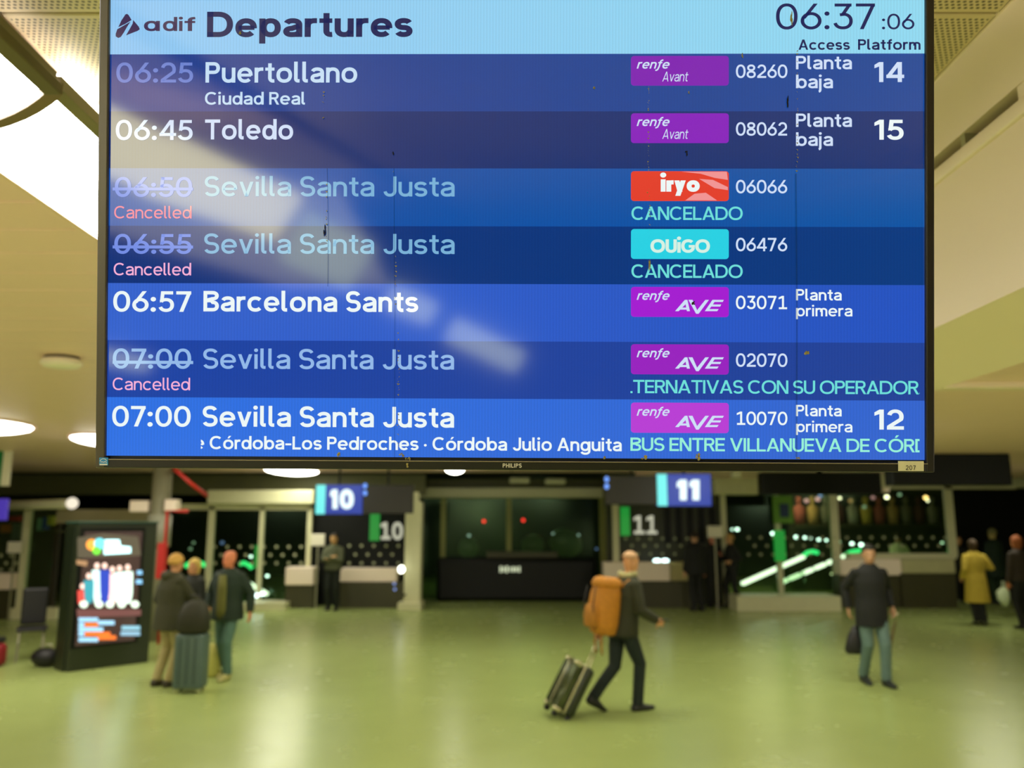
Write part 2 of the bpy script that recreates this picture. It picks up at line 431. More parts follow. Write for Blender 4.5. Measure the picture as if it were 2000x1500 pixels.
# ------------------------------------------------------------------ near light strip
m_light = emit('white_diffuser', (1.0, .97, .93), STRIP)
m_rail = mat('grey_rail', rgb(128, 118, 82), .5, .1)
XA, XB = -1.66, -1.162
def strip(name, y0, y1, label, arc_end=None, drop=0.0, m=None):
    t = thing(name, label, 'ceiling light', ((XA + XB) / 2, y0, CZ - drop), 0)
    hw = (XB - XA) / 2; L = y1 - y0
    obj('diffuser', box(-hw + .03, .0, .012, hw - .035, L, .03), m or m_light, t)
    obj('side_rail', box(hw - .042, 0, -.0, hw, L, .035), m_rail, t)
    obj('top_tray', box(-hw + .01, 0, .035, hw - .05, L, .05), m_slat, t)
    obj('side_rail', box(-hw, 0, .0, -hw + .03, L, .05), m_slat, t)
    return t
ya = Pz(110, 165, 3.1).y
s1 = strip('ceiling_light', .1, ya, 'near section of the long white ceiling light, ending in a curved rib', drop=.1)
s2 = strip('ceiling_light', ya + .02, 6.4, 'white ceiling light panel beyond the curved rib, running behind the screen', drop=.1)
obj('upper_glow', box(.20, .05, .05, .235, 4.6, .07), emit('upper_tube', (1, .95, .82), 16), s2, label='white tube lighting the ceiling above')
for tt_ in (s1, s2):
    for yy in (.3, 1.2): obj('hanger_rod', box(-.01, yy, .05, .01, yy + .02, .1), m_metal, tt_)
b = bmesh.new(); bx(b, .222, .0, -.03, .268, ya - .1, .0, bev=.004); obj('lower_rail', b, mat('dark_rail', rgb(96, 86, 48), .5), s1, label='olive brown deeper edge rail')
# curved rib
pts = [Pz(x, y_, 3.085) for x, y_ in ((108, 170), (100, 180), (88, 190), (66, 205), (40, 219), (10, 231), (-30, 243), (-80, 250), (-140, 252), (-230, 246))]
b = bmesh.new()
c0 = Vector(s1.location)
va = []
for i, p in enumerate(pts):
    t_ = (pts[min(i + 1, len(pts) - 1)] - pts[max(i - 1, 0)]); t_.z = 0; t_.normalize(); n_ = Vector((-t_.y, t_.x, 0)) * .017
    va.append([b.verts.new(p + s * n_ + Vector((0, 0, z)) - c0) for s, z in ((-1, -.014), (1, -.014), (1, .016), (-1, .016))])
for a, c in zip(va, va[1:]):
    for k in range(4): b.faces.new((a[k], a[(k + 1) % 4], c[(k + 1) % 4], c[k]))
b.faces.new(va[0]); b.faces.new(va[-1][::-1])
bmesh.ops.recalc_face_normals(b, faces=b.faces[:])
obj('curved_rib', b, mat('rib_brown', rgb(120, 98, 62), .5), s1)

# ------------------------------------------------------------------ departures display
FIT = (1.32092923e-02, 9.70077054e-03, -4.22613416e-03, 1.02151674e-03, 1.89429534e-01)
D = 1.2
a_, b_, r_ = FIT[:3]
Ry = Matrix(((math.cos(a_), 0, math.sin(a_)), (0, 1, 0), (-math.sin(a_), 0, math.cos(a_))))
Rx = Matrix(((1, 0, 0), (0, math.cos(b_), -math.sin(b_)), (0, math.sin(b_), math.cos(b_))))
Rz = Matrix(((math.cos(r_), -math.sin(r_), 0), (math.sin(r_), math.cos(r_), 0), (0, 0, 1)))
RR = Ry @ Rx @ Rz
CB = Matrix(((1, 0, 0), (0, -SP, CP), (0, CP, SP)))       # camera (right, up, forward) -> world
def colv(M, k): return Vector((M[0][k], M[1][k], M[2][k]))
U_, V_, N_ = CB @ colv(RR, 0), CB @ colv(RR, 1), CB @ colv(RR, 2)
O_ = CAM + CB @ Vector((FIT[3], FIT[4], D))
tvM = Matrix(((U_.x, N_.x, V_.x, O_.x), (U_.y, N_.y, V_.y, O_.y), (U_.z, N_.z, V_.z, O_.z), (0, 0, 0, 1)))
tv = thing('departures_display', 'large black framed blue screen headed Departures listing seven trains', 'display screen')
tv.matrix_world = tvM
def TV(px, py, off=0.0):
    d = ray(px, py); q = CAM + d * ((O_ - CAM).dot(N_) / d.dot(N_)) - O_
    return Vector((q.dot(U_), -off, q.dot(V_)))
def tvquad(x0, y0, x1, y1, off, bm=None, th=.0004, r=0.0):
    """thin plate on the screen; axis-aligned in the display's own frame"""
    a, c = TV(x0, y1), TV(x1, y0)
    n = bm or bmesh.new()
    if r:
        k = (c.x - a.x) / (x1 - x0) * r; pts = []
        for cx, cz, a0 in ((c.x - k, c.z - k, 0), (a.x + k, c.z - k, 90), (a.x + k, a.z + k, 180), (c.x - k, a.z + k, 270)):
            for i in range(6):
                t = math.radians(a0 + 18 * i); pts.append((cx + k * math.cos(t), cz + k * math.sin(t)))
        prism(n, pts, -off, -off + th)
        bmesh.ops.recalc_face_normals(n, faces=n.faces[:])
    else: bx(n, a.x, -off, a.z, c.x, -off + th, c.z)
    return n
m_bez = mat('bezel_black', rgb(16, 16, 10), .38, noise=.1)
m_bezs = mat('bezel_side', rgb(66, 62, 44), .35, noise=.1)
L0, L1, T0, B1 = 209, 1804, -3, 893
a, c = TV(190, 913), TV(1821, -22)
sl, sr_ = TV(209, 893), TV(1804.5, -3)
obj('housing', box(a.x, .004, a.z, c.x, .065, c.z, bev=.004), m_bez, tv)
def bez(name, x0, z0, x1, z1, m, front=.0065):
    return obj(name, box(x0, -front, z0, x1, .004, z1, bev=.0018), m, tv)
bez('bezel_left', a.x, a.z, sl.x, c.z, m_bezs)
bez('bezel_right', sr_.x, a.z, c.x, c.z, m_bez)
bez('bezel_bottom', sl.x - .0005, a.z, sr_.x + .0005, sl.z - .002, m_bez)
bez('bezel_top', sl.x - .0005, sr_.z, sr_.x + .0005, c.z, m_bez)
obj('bezel_line', box(sl.x - .003, -.0070, sl.z - .0032, sr_.x + .002, -.005, sl.z - .002), mat('edge_line', rgb(150, 140, 110), .3, .3), tv)
# screen rows (each a lit field)
def screen_mat(name, c, c2=None, amp=.035):
    m = emit(name, c, 1.0, rough=.08, base=(.004, .004, .005))
    nt = m.node_tree; p = nt.nodes['Principled BSDF']; p.inputs['IOR'].default_value = 1.55
    tc = nt.nodes.new('ShaderNodeTexCoord'); sp = nt.nodes.new('ShaderNodeSeparateXYZ'); nt.links.new(tc.outputs['Object'], sp.inputs[0])
    col = c2 or c
    g = nt.nodes.new('ShaderNodeMix'); g.data_type = 'RGBA'
    mrg = nt.nodes.new('ShaderNodeMapRange'); mrg.inputs[1].default_value = -.6; mrg.inputs[2].default_value = .6
    nt.links.new(sp.outputs[0], mrg.inputs[0]); nt.links.new(mrg.outputs[0], g.inputs[0])
    g.inputs[6].default_value = tuple(c) + (1,); g.inputs[7].default_value = tuple(col) + (1,)
    # backlight pixel columns
    w_ = math_node(nt, 'FRACT', math_node(nt, 'DIVIDE', sp.outputs[0], .0045))
    k = math_node(nt, 'ADD', math_node(nt, 'MULTIPLY', math_node(nt, 'GREATER_THAN', w_, .5), 2 * amp), 1 - amp)
    vm = nt.nodes.new('ShaderNodeVectorMath'); vm.operation = 'SCALE'
    nt.links.new(g.outputs[2], vm.inputs[0]); nt.links.new(k, vm.inputs['Scale'])
    nt.links.new(vm.outputs[0], p.inputs['Emission Color'])
    return m
rows = [('header_field', -3, 106, (142, 196, 240), (140, 214, 238)),
        ('departure_row', 106, 218, (10, 56, 140), (6, 70, 150)),
        ('departure_row', 218, 329.5, (0, 38, 108), (0, 48, 114)),
        ('departure_row', 329.5, 442.5, (8, 76, 164), (10, 84, 162)),
        ('departure_row', 442.5, 555, (2, 46, 120), (6, 58, 128)),
        ('departure_row', 555, 667, (52, 98, 204), (36, 82, 190)),
        ('departure_row', 667, 779, (24, 66, 164), (34, 66, 150)),
        ('departure_row', 779, 894, (44, 112, 226), (52, 100, 204))]
for i, (nm, y0, y1, c1, c2) in enumerate(rows):
    bm = bmesh.new(); bx(bm, TV(212 if y1 < 200 else 205.5, y0).x - .004, -.0012, TV(1000, y1).z, sr_.x, .004, TV(1000, y0).z)
    obj(nm, bm, screen_mat('row_light_%d' % i, rgb(*c1), rgb(*c2)), tv)
LET = {}
def ink(name, c): return emit('ink_' + name, rgb(*c), 1.0, rough=.08, base=(.004, .004, .005))
def tx(s, x0, x1, base, cap, w, m, off=.0015, name='lettering', label=None, **k):
    # height measured in photo pixels about the row; the base line keeps the display's own direction
    mid = (x0 + x1) / 2
    bm = text_bm(s, x0, x1, base, cap, w, lambda px, py: Vector((TV(px, base).x, -off, TV(mid, py).z)), **k)
    return obj(name, bm, m, tv, label=label or ('lettering ' + s.replace('\u00b9', '1').replace('\u03b1', 'a').replace('\u0192', 'f').replace('\u0131', 'i')))
navy = ink('navy', (4, 22, 84)); plum = ink('plum', (62, 44, 84))
wht = ink('white', (236, 246, 246)); ice = ink('ice', (206, 222, 246)); pale = ink('pale', (196, 222, 244))
faded = ink('faded', (104, 128, 206)); dim = ink('dim', (120, 176, 214)); dim2 = ink('dim2', (146, 184, 232))
dimt = ink('dim_time', (112, 138, 226)); pink = ink('pink', (238, 130, 150)); pink2 = ink('pink2', (244, 176, 214)); aqua = ink('aqua', (110, 222, 216)); aqua2 = ink('aqua2', (150, 238, 214))
tx('Departures', 405, 806, 73, 49.5, .20, navy, track=.075, name='heading')
tx('\u03b1', 282, 313, 61.5, 27, .17, plum, name='logo_letter')
# logo word: wide rounded letters
tx('d', 319, 347, 61.5, 27, .17, plum, name='logo_letter'); tx('i', 350.5, 358.5, 61.5, 27, .17, plum, name='logo_letter'); tx('f', 361, 382, 61.5, 27, .17, plum, name='logo_letter')
# logo mark: triangle cut by a path
b = bmesh.new()
def poly(b, pts, off=.0015):
    vs2 = [b.verts.new(Vector((TV(x, y_).x, -off, TV(x, y_).z))) for x, y_ in pts]
    f = b.faces.new(vs2); f.normal_update()
    if f.normal.y > 0: f.normal_flip()
poly(b, [(246, 29), (249, 28), (252, 30), (258, 40), (245, 48), (232, 54), (238, 41)])
poly(b, [(261, 40), (272, 53), (274, 58), (270, 61), (247, 70), (254, 58), (260, 47)])
poly(b, [(230, 58), (244, 50), (256, 43), (250, 52), (243, 64), (237, 73), (232, 75), (227, 72), (227, 67)])
obj('logo_mark', b, plum, tv, label='dark triangular emblem with a winding path')
tx('06:37', 1515, 1708, 58, 50, .115, navy, track=.10, name='clock_lettering'); tx(':06', 1722, 1785, 58, 30, .12, navy, track=.10, name='clock_lettering')
tx('Access', 1559, 1659, 98, 20, .17, navy); tx('Platform', 1675, 1797, 98, 20.5, .17, navy)
tx('06:25', 228, 378, 162, 39, .15, faded); tx('Puertollano', 402, 698, 162, 40, .165, pale); tx('Ciudad Real', 401, 597, 205, 24.5, .16, pale)
tx('06:45', 227, 377, 274, 39, .15, ice); tx('Toledo', 401, 573, 273, 39, .165, ice)
tx('06:50', 225, 376, 385, 38.5, .15, dimt); tx('Sevilla Santa Justa', 400, 888, 384, 39, .145, dim)
tx('06:55', 224, 375, 496, 38.5, .15, dimt); tx('Sevilla Santa Justa', 399, 888, 496, 39, .145, dim)
tx('06:57', 222, 374, 609, 40, .155, wht); tx('Barcelona Sants', 398, 817, 609, 40, .17, wht)
tx('07:00', 221, 374, 720, 39, .15, dim2); tx('Sevilla Santa Justa', 397, 887, 721, 39, .145, dim2)
tx('07:00', 220, 373, 833, 40, .155, wht); tx('Sevilla Santa Justa', 396, 887, 834, 40, .165, wht)
for yy, m in ((367, dimt), (480, dimt), (705, dim2)):
    obj('strike_line', tvquad(221, yy, 378, yy + 5.5, .0017), m, tv)
tx('Cancelled', 224, 375, 427, 24, .125, pink); tx('Cancelled', 223, 374, 538, 24, .13, pink2); tx('Cancelled', 221, 372, 762, 24, .125, pink2)
tx('e C\u00f3rdoba-Los Pedroches \u00b7 C\u00f3rdoba Julio Anguita', 380, 1214, 879, 25.5, .165, wht, clip=(393, 1216), track=.08)
for y0, num in ((0, '08260'), (112.5, '08062'), (225, '06066'), (338, '06476'), (451, '0307\u00b9'), (563.5, '02070'), (677, '\u00b90070')):
    m = wht if num[0] != '0' or num == '0307\u00b9' else ice
    tx(num, 1436, 1538, 153 + y0, 26, .145, m, mono=.76)
purple = [ink('purple_a', (126, 26, 176)), ink('purple_b', (134, 24, 186)), ink('purple_c', (164, 28, 208)), ink('purple_d', (152, 34, 190)), ink('purple_e', (184, 62, 212))]
def badge(y0, m, label):
    return obj('operator_badge', tvquad(1232, y0, 1423, y0 + 58, .0016, r=6), m, tv, label=label)
for y0, kk, nm in ((110, 0, 'Avant'), (222, 1, 'Avant'), (561, 2, 'AVE'), (673, 3, 'AVE'), (787, 4, 'AVE')):
    badge(y0, purple[kk], 'purple badge reading renfe ' + nm)
    tx('ren\u0192e', 1243, 1305, y0 + 25, 17.5, .16, ice, off=.0020, slant=.28, track=.10)
    if nm == 'Avant': tx('Avant', 1293, 1342, y0 + 50, 19, .11, ice, off=.0020, slant=.2)
    else:
        b = bmesh.new(); oy = y0 + 47
        def q(pts): poly(b, [(1318 + x, oy - y_) for x, y_ in pts], .0020)
        q([(0, 0), (7, 0), (24, 17), (24, 22), (19, 22)]); q([(19, 22), (24, 22), (29, 0), (23, 0), (20, 16)]); q([(9, 3), (25, 3), (25, 7), (13, 7)])
        q([(26, 22), (34, 22), (42, 4), (46, -5), (41, -5)]); q([(41, -5), (46, -5), (66, 22), (59, 22), (43, 2)])
        q([(58, 0), (64, 0), (80, 22), (73, 22)]); q([(58, 0), (82, 0), (85, 4), (61, 4)]); q([(64, 9), (88, 9), (90, 13), (67, 13)]); q([(70, 18), (93, 18), (95, 22), (73, 22)])
        obj('lettering', b, ice, tv, label='slanted lettering AVE')
badge(335, ink('red', (226, 62, 44)), 'red badge reading iryo')
b = bmesh.new()
for pts in ([(1330, 336), (1419, 336), (1421, 352), (1395, 348), (1368, 340)], [(1338, 392), (1356, 379), (1378, 377), (1400, 392)], [(1365, 350), (1392, 352), (1421, 366), (1421, 372), (1395, 368)]): poly(b, pts, .0018)
obj('badge_swirl', b, ink('salmon', (240, 148, 148)), tv, label='pink wave across the red badge')
tx('\u0131ryo', 1290, 1366, 375, 30, .27, wht, off=.0021, track=.04)
badge(448, ink('cyan_badge', (40, 208, 226)), 'cyan badge reading OUIGO')
tx('OU\u0131GO', 1270, 1386, 494, 26, .22, ink('cream', (214, 240, 226)), off=.0020, track=.03)
tx('CANCELADO', 1233, 1450, 430, 26, .15, aqua, track=.05); tx('CANCELADO', 1233, 1450, 543, 26, .15, aqua, track=.05)
tx('LTERNATIVAS CON SU OPERADOR.', 1218, 1800, 769, 26, .148, aqua, clip=(1231, 1795), track=.04, space=.27)
tx('BUS ENTRE VILLANUEVA DE C\u00d3RDO', 1231, 1842, 882, 26, .155, aqua2, clip=(1229, 1795), track=.05, space=.28)
for y0, num in ((0, '14'), (112.5, '15'), (678, '12')):
    tx(num, 1707, 1764, 161 + y0, 39, .17, wht if num != '14' else ice, track=.12)
for y0, s2_ in ((0, 'baja'), (112.5, 'baja')):
    tx('Planta', 1554, 1663, 136 + y0, 26, .16, ice); tx(s2_, 1554, 1626, 173 + y0, 26, .16, ice)
for y0 in (0, 226):
    tx('Planta', 1554, 1643, 587 + y0, 22, .16, wht); tx('primera', 1554, 1664, 618 + y0, 22, .15, wht)
# bezel marks
m_print = mat('pale_print', rgb(214, 212, 196), .5)
tx('PHILIPS', 982, 1019, 912.5, 8.2, .2, m_print, off=.0072, name='maker_lettering', track=.13)
st = obj('sticker', tvquad(1750, 900, 1799, 919, 0.0080, th=.0018), mat('sticker_cream', rgb(206, 204, 170), .6), tv, label='cream asset label reading 207')
bmn = text_bm('207', 1764, 1783, 917, 9, .14, lambda px, py: Vector((TV(px, 917).x, -.0084, TV(1773, py).z)), track=.22)
obj('sticker_lettering', bmn, mat('black_print', rgb(20, 20, 20), .6), st)
st = obj('sticker', tvquad(199, 893, 216, 908, .0076, th=.0012), mat('sticker_blue', rgb(30, 130, 186), .5), tv, label='small blue energy sticker with white star script')
b = bmesh.new()
for pts in ([(200, 905), (215, 905), (215, 907.5), (200, 907.5)],): poly(b, pts, .0080)
def line_px(b, pts, wd, off):
    for (x0, y0), (x1, y1) in zip(pts, pts[1:]):
        d_ = Vector((x1 - x0, y1 - y0)).normalized(); n_ = Vector((-d_.y, d_.x)) * wd / 2
        poly(b, [(x0 + n_.x, y0 + n_.y), (x1 + n_.x, y1 + n_.y), (x1 - n_.x, y1 - n_.y), (x0 - n_.x, y0 - n_.y)], off)
line_px(b, [(200.5, 900), (203, 896.5), (207, 895), (211, 896), (214, 899)], 1.0, .0080)
line_px(b, [(202, 901.5), (205, 901), (208, 902), (211, 900.5), (214, 902.5)], 1.2, .0081)
obj('sticker_print', b, m_print, st)
# dirt and insect remains
m_dirt = mat('dirt_tan', rgb(150, 140, 80), .9, noise=.6, scale=300)
m_dirtd = mat('dirt_dark', rgb(28, 24, 10), .9, noise=.3, scale=200)
def fleck(px, py, sx, sy, m, n=9, label=None, off=.0022):
    b = bmesh.new(); c = TV(px, py); k = 1 / 1333.0
    for i in range(n):
        ox, oz = random.uniform(-sx, sx) * k * .6, random.uniform(-sy, sy) * k * .6
        rr = bmesh.ops.create_icosphere(b, subdivisions=1, radius=1)
        r = random.uniform(.25, .6)
        for v in rr['verts']:
            v.co = Vector((c.x + ox + v.co.x * sx * k * r * random.uniform(.6, 1.2), -off - .0005 + v.co.y * .0012, c.z + oz + v.co.z * sy * k * r * random.uniform(.6, 1.2)))
    return obj('dirt_fleck', b, m, tv, label=label)
for px, py, sx, sy, m in ((1575, 688, 6, 6, m_dirt), (1257, 892, 7, 5, m_dirt), (1361, 892, 5, 9, m_dirt), (664, 888, 4, 6, m_dirt), (1180, 893, 4, 4, m_dirt),
                          (1555, 894, 6, 3, m_dirt), (1353, 592, 4, 4, m_dirtd), (1340, 300, 3, 6, m_dirtd), (1160, 173, 3, 3, m_dirt), (1345, 182, 2, 3, m_dirt),
                          (1537, 200, 2, 14, m_dirtd), (1449, 110, 2, 6, m_dirt), (470, 66, 3, 4, m_dirt), (1545, 40, 3, 20, m_dirt), (1268, 520, 3, 12, m_dirt), (797, 908, 3, 5, m_dirt), (635, 450, 2.5, 14, m_dirtd), (769, 300, 2, 5, m_dirtd)):
    fleck(px, py, sx, sy, m, off=.0022 if py < 885 else .0070)
for i in range(8): fleck(782 + i * 2.6 + random.uniform(-3, 3), 886 + i * 1.3 + random.uniform(-3, 3), 3, 3, m_dirt, 4, off=.0066)
for x, ys in ((1265, (170, 390)), (1555, (100, 340)), (778, (640, 880)), (632, (180, 240)), (638, (360, 470)), (766, (330, 370)), (773, (500, 600)), (1268, (395, 450))):
    b = bmesh.new(); k = 1 / 1333.0; yy = ys[0]
    while yy < ys[1]:
        if random.random() < .55:
            c = TV(x + random.uniform(-2.5, 2.5) + (yy - ys[0]) * .01, yy); r = random.uniform(.5, 1.2) * k
            poly(b, [(1000 + 0, 0)] * 0 or [(x + random.uniform(-3, 3), yy), (x + random.uniform(-3, 3) + 1.2, yy + .6), (x + random.uniform(-2, 2) + .6, yy + 3.5)], .0031)
        yy += random.uniform(3, 7)
    obj('dirt_streak', b, m_dirt, tv)['kind'] = 'stuff'
for x, y0, y1 in ((1553, 340, 893), (770, 330, 893), (640, 330, 560)):
    b = bmesh.new(); line_px(b, [(x, y0), (x + 2, (y0 + y1) / 2), (x + 1, y1)], 3.2 if x == 1553 else 1.4, .0030)
    mm = bpy.data.materials.get('seam')
    if mm is None:
        mm = bpy.data.materials.new('seam'); mm.use_nodes = True; n_ = mm.node_tree; n_.nodes.clear()
        oo = n_.nodes.new('ShaderNodeOutputMaterial'); ms_ = n_.nodes.new('ShaderNodeMixShader'); tt = n_.nodes.new('ShaderNodeBsdfTransparent'); dd = n_.nodes.new('ShaderNodeBsdfDiffuse')
        dd.inputs[0].default_value = (.01, .03, .06, 1); ms_.inputs[0].default_value = .38
        n_.links.new(tt.outputs[0], ms_.inputs[1]); n_.links.new(dd.outputs[0], ms_.inputs[2]); n_.links.new(ms_.outputs[0], oo.inputs[0])
    obj('film_seam', b, mm, tv, label='dark crease in the screen film')
# ceiling bracket
b = bmesh.new(); tube(b, [(0, .10, .35), (0, .10, .80)], .025, 12); bx(b, -.2, .06, -.15, .2, .10, .35, bev=.005)
obj('ceiling_bracket', b, m_bez, tv)
obj('ceiling_plate', box(-.1, .0, .795, .1, .2, .81), m_bez, tv)

# ------------------------------------------------------------------ lamps of the hall
m_lens = emit('lens_glow', (1.0, .98, .80), LAMP)
m_lensw = emit('lens_white', (1.0, .93, .82), LAMP); m_lens_fill = emit('lens_fill', (1.0, .92, .84), LAMP * 2.6)
def lens_lamp(x, y, sx, sy, label, m=None, group=None, z=CZ):
    t = thing('ceiling_lamp', label, 'ceiling light', (x, y, z), 0, group)
    b = bmesh.new(); vv = ellipsoid(b, (0, 0, 0), (sx / 2, sy / 2, .10), seg=24, ring=12)
    bmesh.ops.bisect_plane(b, geom=b.verts[:] + b.edges[:] + b.faces[:], plane_co=(0, 0, 0), plane_no=(0, 0, 1), clear_outer=True)
    for v in b.verts: v.co.z -= .02
    obj('lens', b, m or m_lens, t, True)
    b = bmesh.new(); loft(b, [((0, 0, -.025), (sx / 2 + .03, 0, 0), (0, sy / 2 + .03, 0)), ((0, 0, .0), (sx / 2 + .03, 0, 0), (0, sy / 2 + .03, 0))], 24)
    obj('lamp_rim', b, m_slat, t)
    return t
lens_lamp(-6.8, 9.9, 1.7, 1.8, 'oval glowing ceiling lamp at the left edge, under the beige slats', m_lensw)
lens_lamp(-5.75, 11.9, 1.1, 1.6, 'glowing ceiling lamp half hidden behind the lower left corner of the screen', m_lensw)
q = Pz(570, 917, CZ); lens_lamp(q.x, 19.0, 1.1, 2.3, 'bright oblong ceiling lamp just below the screen, left of the blue sign 10')
q = Pz(885, 912, CZ); lens_lamp(q.x, 18.6, .42, 1.0, 'small ceiling lamp peeking out under the middle of the screen')
for x, y_ in ((-4.2, 13.4), (-.3, 12.8), (4.2, 12.8), (-2.8, 9.5), (1.2, 9.5), (4.0, 9.6), (1.9, 5.4), (8.5, 17.5), (8.5, 10.5)):  # unseen lamps added above the hall to light it
    if x > 3.2: z = 3.04
    else: z = CZ
    if (x, y_) in ((8.5, 17.5), (8.5, 10.5)): continue
    lens_lamp(x, y_, 1.5, 1.0, 'oval fill lamp added to the hall ceiling, hidden behind the screen', None, 'added fill lamps behind the screen', z)
# lit luminaires behind the viewer: slanting row mirrored in the screen glass
m_rear = emit('rear_diffuser', (1.0, .90, .45), REAR); m_rear2 = emit('rear_diffuser_dim', (.9, .98, .55), REAR * .5)
def mirror_pt(px, py, t):
    """point met t metres along the mirrored direction from the screen"""
    d = ray(px, py).normalized(); k = (O_ - CAM).dot(N_) / d.dot(N_); h_ = CAM + d * k
    return h_ + (d - 2 * d.dot(N_) * N_) * t

# ------------------------------------------------------------------ far facade
m_white = mat('white_board', rgb(236, 230, 206), .6)
m_lime = mat('lime_sign', rgb(96, 150, 30), .5); m_grn = emit('green_bar', rgb(20, 150, 50), .8)
m_decal = mat('decal_white', rgb(186, 190, 150), .6)
def facade(label, name='shop_front', cat='shop front', x=0):
    return thing(name, label, cat, (x, 0, 0))
def addp(t, name, bm, m, **k):
    for v in bm.verts: v.co -= Vector(t.location)
    return obj(name, bm, m, t, **k)
def star_rows(t, x0, x1, Y, ys=(1066, 1083, 1100), pitch=24, r=.036):
    for j, yy in enumerate(ys):
        x = x0 + (pitch / 2 if j % 2 else 0)
        while x < x1:
            c = P(x, yy, Y); b = bmesh.new()
            for k in range(4):
                a = PI * k / 4 + .1
                u_ = Vector((math.cos(a), 0, math.sin(a))); v_ = Vector((-math.sin(a), 0, math.cos(a)))
                vv = [b.verts.new(c + u_ * s * r * 1.1 + v_ * s2__ * r * .22 - Vector((0, .002 * k, 0))) for s, s2__ in ((-1, -1), (1, -1), (1, 1), (-1, 1))]
                f_ = b.faces.new(vv)
                f_.normal_update()
                if f_.normal.y > 0: f_.normal_flip()
            addp(t, 'star_decal', b, m_decal)
            x += pitch
# left front (Y 20.5)
YL = 20.4
t = facade('pale framed glass front below a beam, left of the blue sign 10', x=P(500, 1000, YL).x)
addp(t, 'header_beam', pbox(404, 957, 612, 984, YL - .25, .5, bev=.03), m_frame)
addp(t, 'top_rail', pbox(330, 984, 606, 996, YL, .12), m_frame)
for x0, x1 in ((402, 414), (503, 512), (597, 606)): addp(t, 'post', pbox(x0, 990, x1, 1190, YL, .12, floor=True), m_frame)
for x0, x1 in ((336, 402), (414, 503), (512, 597)): addp(t, 'pane', pbox(x0, 996, x1, 1190, YL + .05, .02, floor=True), m_glass)
star_rows(t, 420, 596, YL - .01, ys=(1068, 1084, 1100))
addp(t, 'base_step', pbox(470, 1178, 556, 1200, 19.5, .8, floor=True), m_frame, label='low pale stone step')
addp(t, 'green_strip', pbox(497, 1065, 503, 1110, YL - .02, .02), m_grn)
# bay of gate 10
t = facade('dark glazed bay marked with a green bar and a white 10', x=P(700, 1000, YL).x)
addp(t, 'back_panel', pbox(606, 1003, 790, 1190, YL + .3, .1, floor=True), m_black)
addp(t, 'green_bar', pbox(722, 1004, 741, 1056, YL, .03), m_grn)
def flat_text(t, name, s, x0, x1, base, cap, w, Y, m, **k):
    b = text_bm(s, x0, x1, base, cap, w, lambda px, py: P(px, py, Y), **k)
    return addp(t, name, b, m)
flat_text(t, 'number_lettering', '\u00b90', 743, 787, 1054, 34, .2, YL + .28, emit('number_white', rgb(206, 206, 180), .8), track=.12)
star_rows(t, 682, 788, YL + .25)
addp(t, 'counter_top', pbox(557, 1108, 612, 1143, 19.9, .5, bev=.02), m_cream); addp(t, 'counter_base', pbox(557, 1143, 612, 1190, 19.95, .4, floor=True), m_brown)
addp(t, 'counter_top', pbox(664, 1110, 775, 1137, 20.0, .5, bev=.02), m_cream); addp(t, 'counter_base', pbox(664, 1137, 790, 1188, 19.95, .5, floor=True), m_brown)
# bright column
t = thing('column', 'square cream column between the bay marked 10 and the black counter', 'column', (P(805, 1100, 19.6).x, 19.6, 0))
addp(t, 'shaft', pbox(790, 980, 822, 1190, 19.6, .45, bev=.02, floor=True), m_frame)
addp(t, 'plinth', pbox(776, 1178, 822, 1200, 19.4, .8, bev=.01, floor=True), m_frame)
addp(t, 'cap_roller', pbox(806, 960, 818, 984, 19.6, .3, bev=.05), m_frame)
for z_ in (1110, 1160): addp(t, 'clasp', pbox(787, z_, 792, z_ + 4, 19.55, .1), m_black)
lp = obj('globe_lamp', (lambda b: (ellipsoid(b, P(784, 1112, 19.3), (.075, .075, .085)), b)[1])(bmesh.new()), emit('spot_white', (1, 1, .8), 6.0), None, True)
tag(lp, 'round bright white lamp beside the cream column', 'lamp')
# middle front
YM = 22.3
t = facade('wide dark glass front under a long pale beam in the middle', x=P(1000, 1000, YM).x)
addp(t, 'header_beam', pbox(812, 952, 1192, 972, YM - .3, .5, bev=.03), m_frame)
addp(t, 'lintel', pbox(812, 936, 1192, 952, YM, .4), m_olive)
for x0, x1 in ((860, 870), (989, 999), (1172, 1186)): addp(t, 'post', pbox(x0, 972, x1, 1170, YM, .12, floor=True), mat('olive_post', rgb(140, 142, 70), .5))
for x0, x1 in ((824, 860), (870, 989), (999, 1172)): addp(t, 'pane', pbox(x0, 972, x1, 1170, YM + .05, .02, floor=True), m_glass)
t = thing('information_counter', 'long black rounded counter with small white lettering, in front of the middle glass', 'counter', (P(1008, 1150, 21.6).x, 21.6, 0))
addp(t, 'counter_body', pbox(852, 1090, 1166, 1172, 21.6, .6, bev=.10, floor=True), m_black)
addp(t, 'counter_slab', pbox(950, 1078, 1090, 1090, 21.7, .5, bev=.02), m_brown)
b = bmesh.new()
for i, (x, hgt) in enumerate(((976, 12), (982, 9), (988, 13), (995, 8), (1001, 10), (1006, 8), (1012, 11))):
    pbox(x, 1112 - hgt / 2, x + 4, 1112 + hgt / 2, 21.57, .02, bm=b)
addp(t, 'white_lettering', b, emit('lettering_glow', rgb(220, 230, 190), .9), label='blurred white lettering on the counter')
for i, (px, py) in enumerate(((945, 1018), (1022, 1016), (636, 1033))):
    b = bmesh.new(); ellipsoid(b, (0, 0, 0), (.05, .05, .05)); o = obj('signal_lamp', b, emit('red_led', (1, .02, .02), 3.0 if i == 0 else 1.2), None, True)
    o.location = P(px, py, 25); zz = CZ - o.location.z; obj('hanger', box(-.008, -.008, .04, .008, .008, zz + .01), m_black, o)
    tag(o, ('bright red signal light behind the middle glass', 'dim red signal light right of the brighter red one', 'faint red signal light above the person with crossed arms')[i], 'lamp')
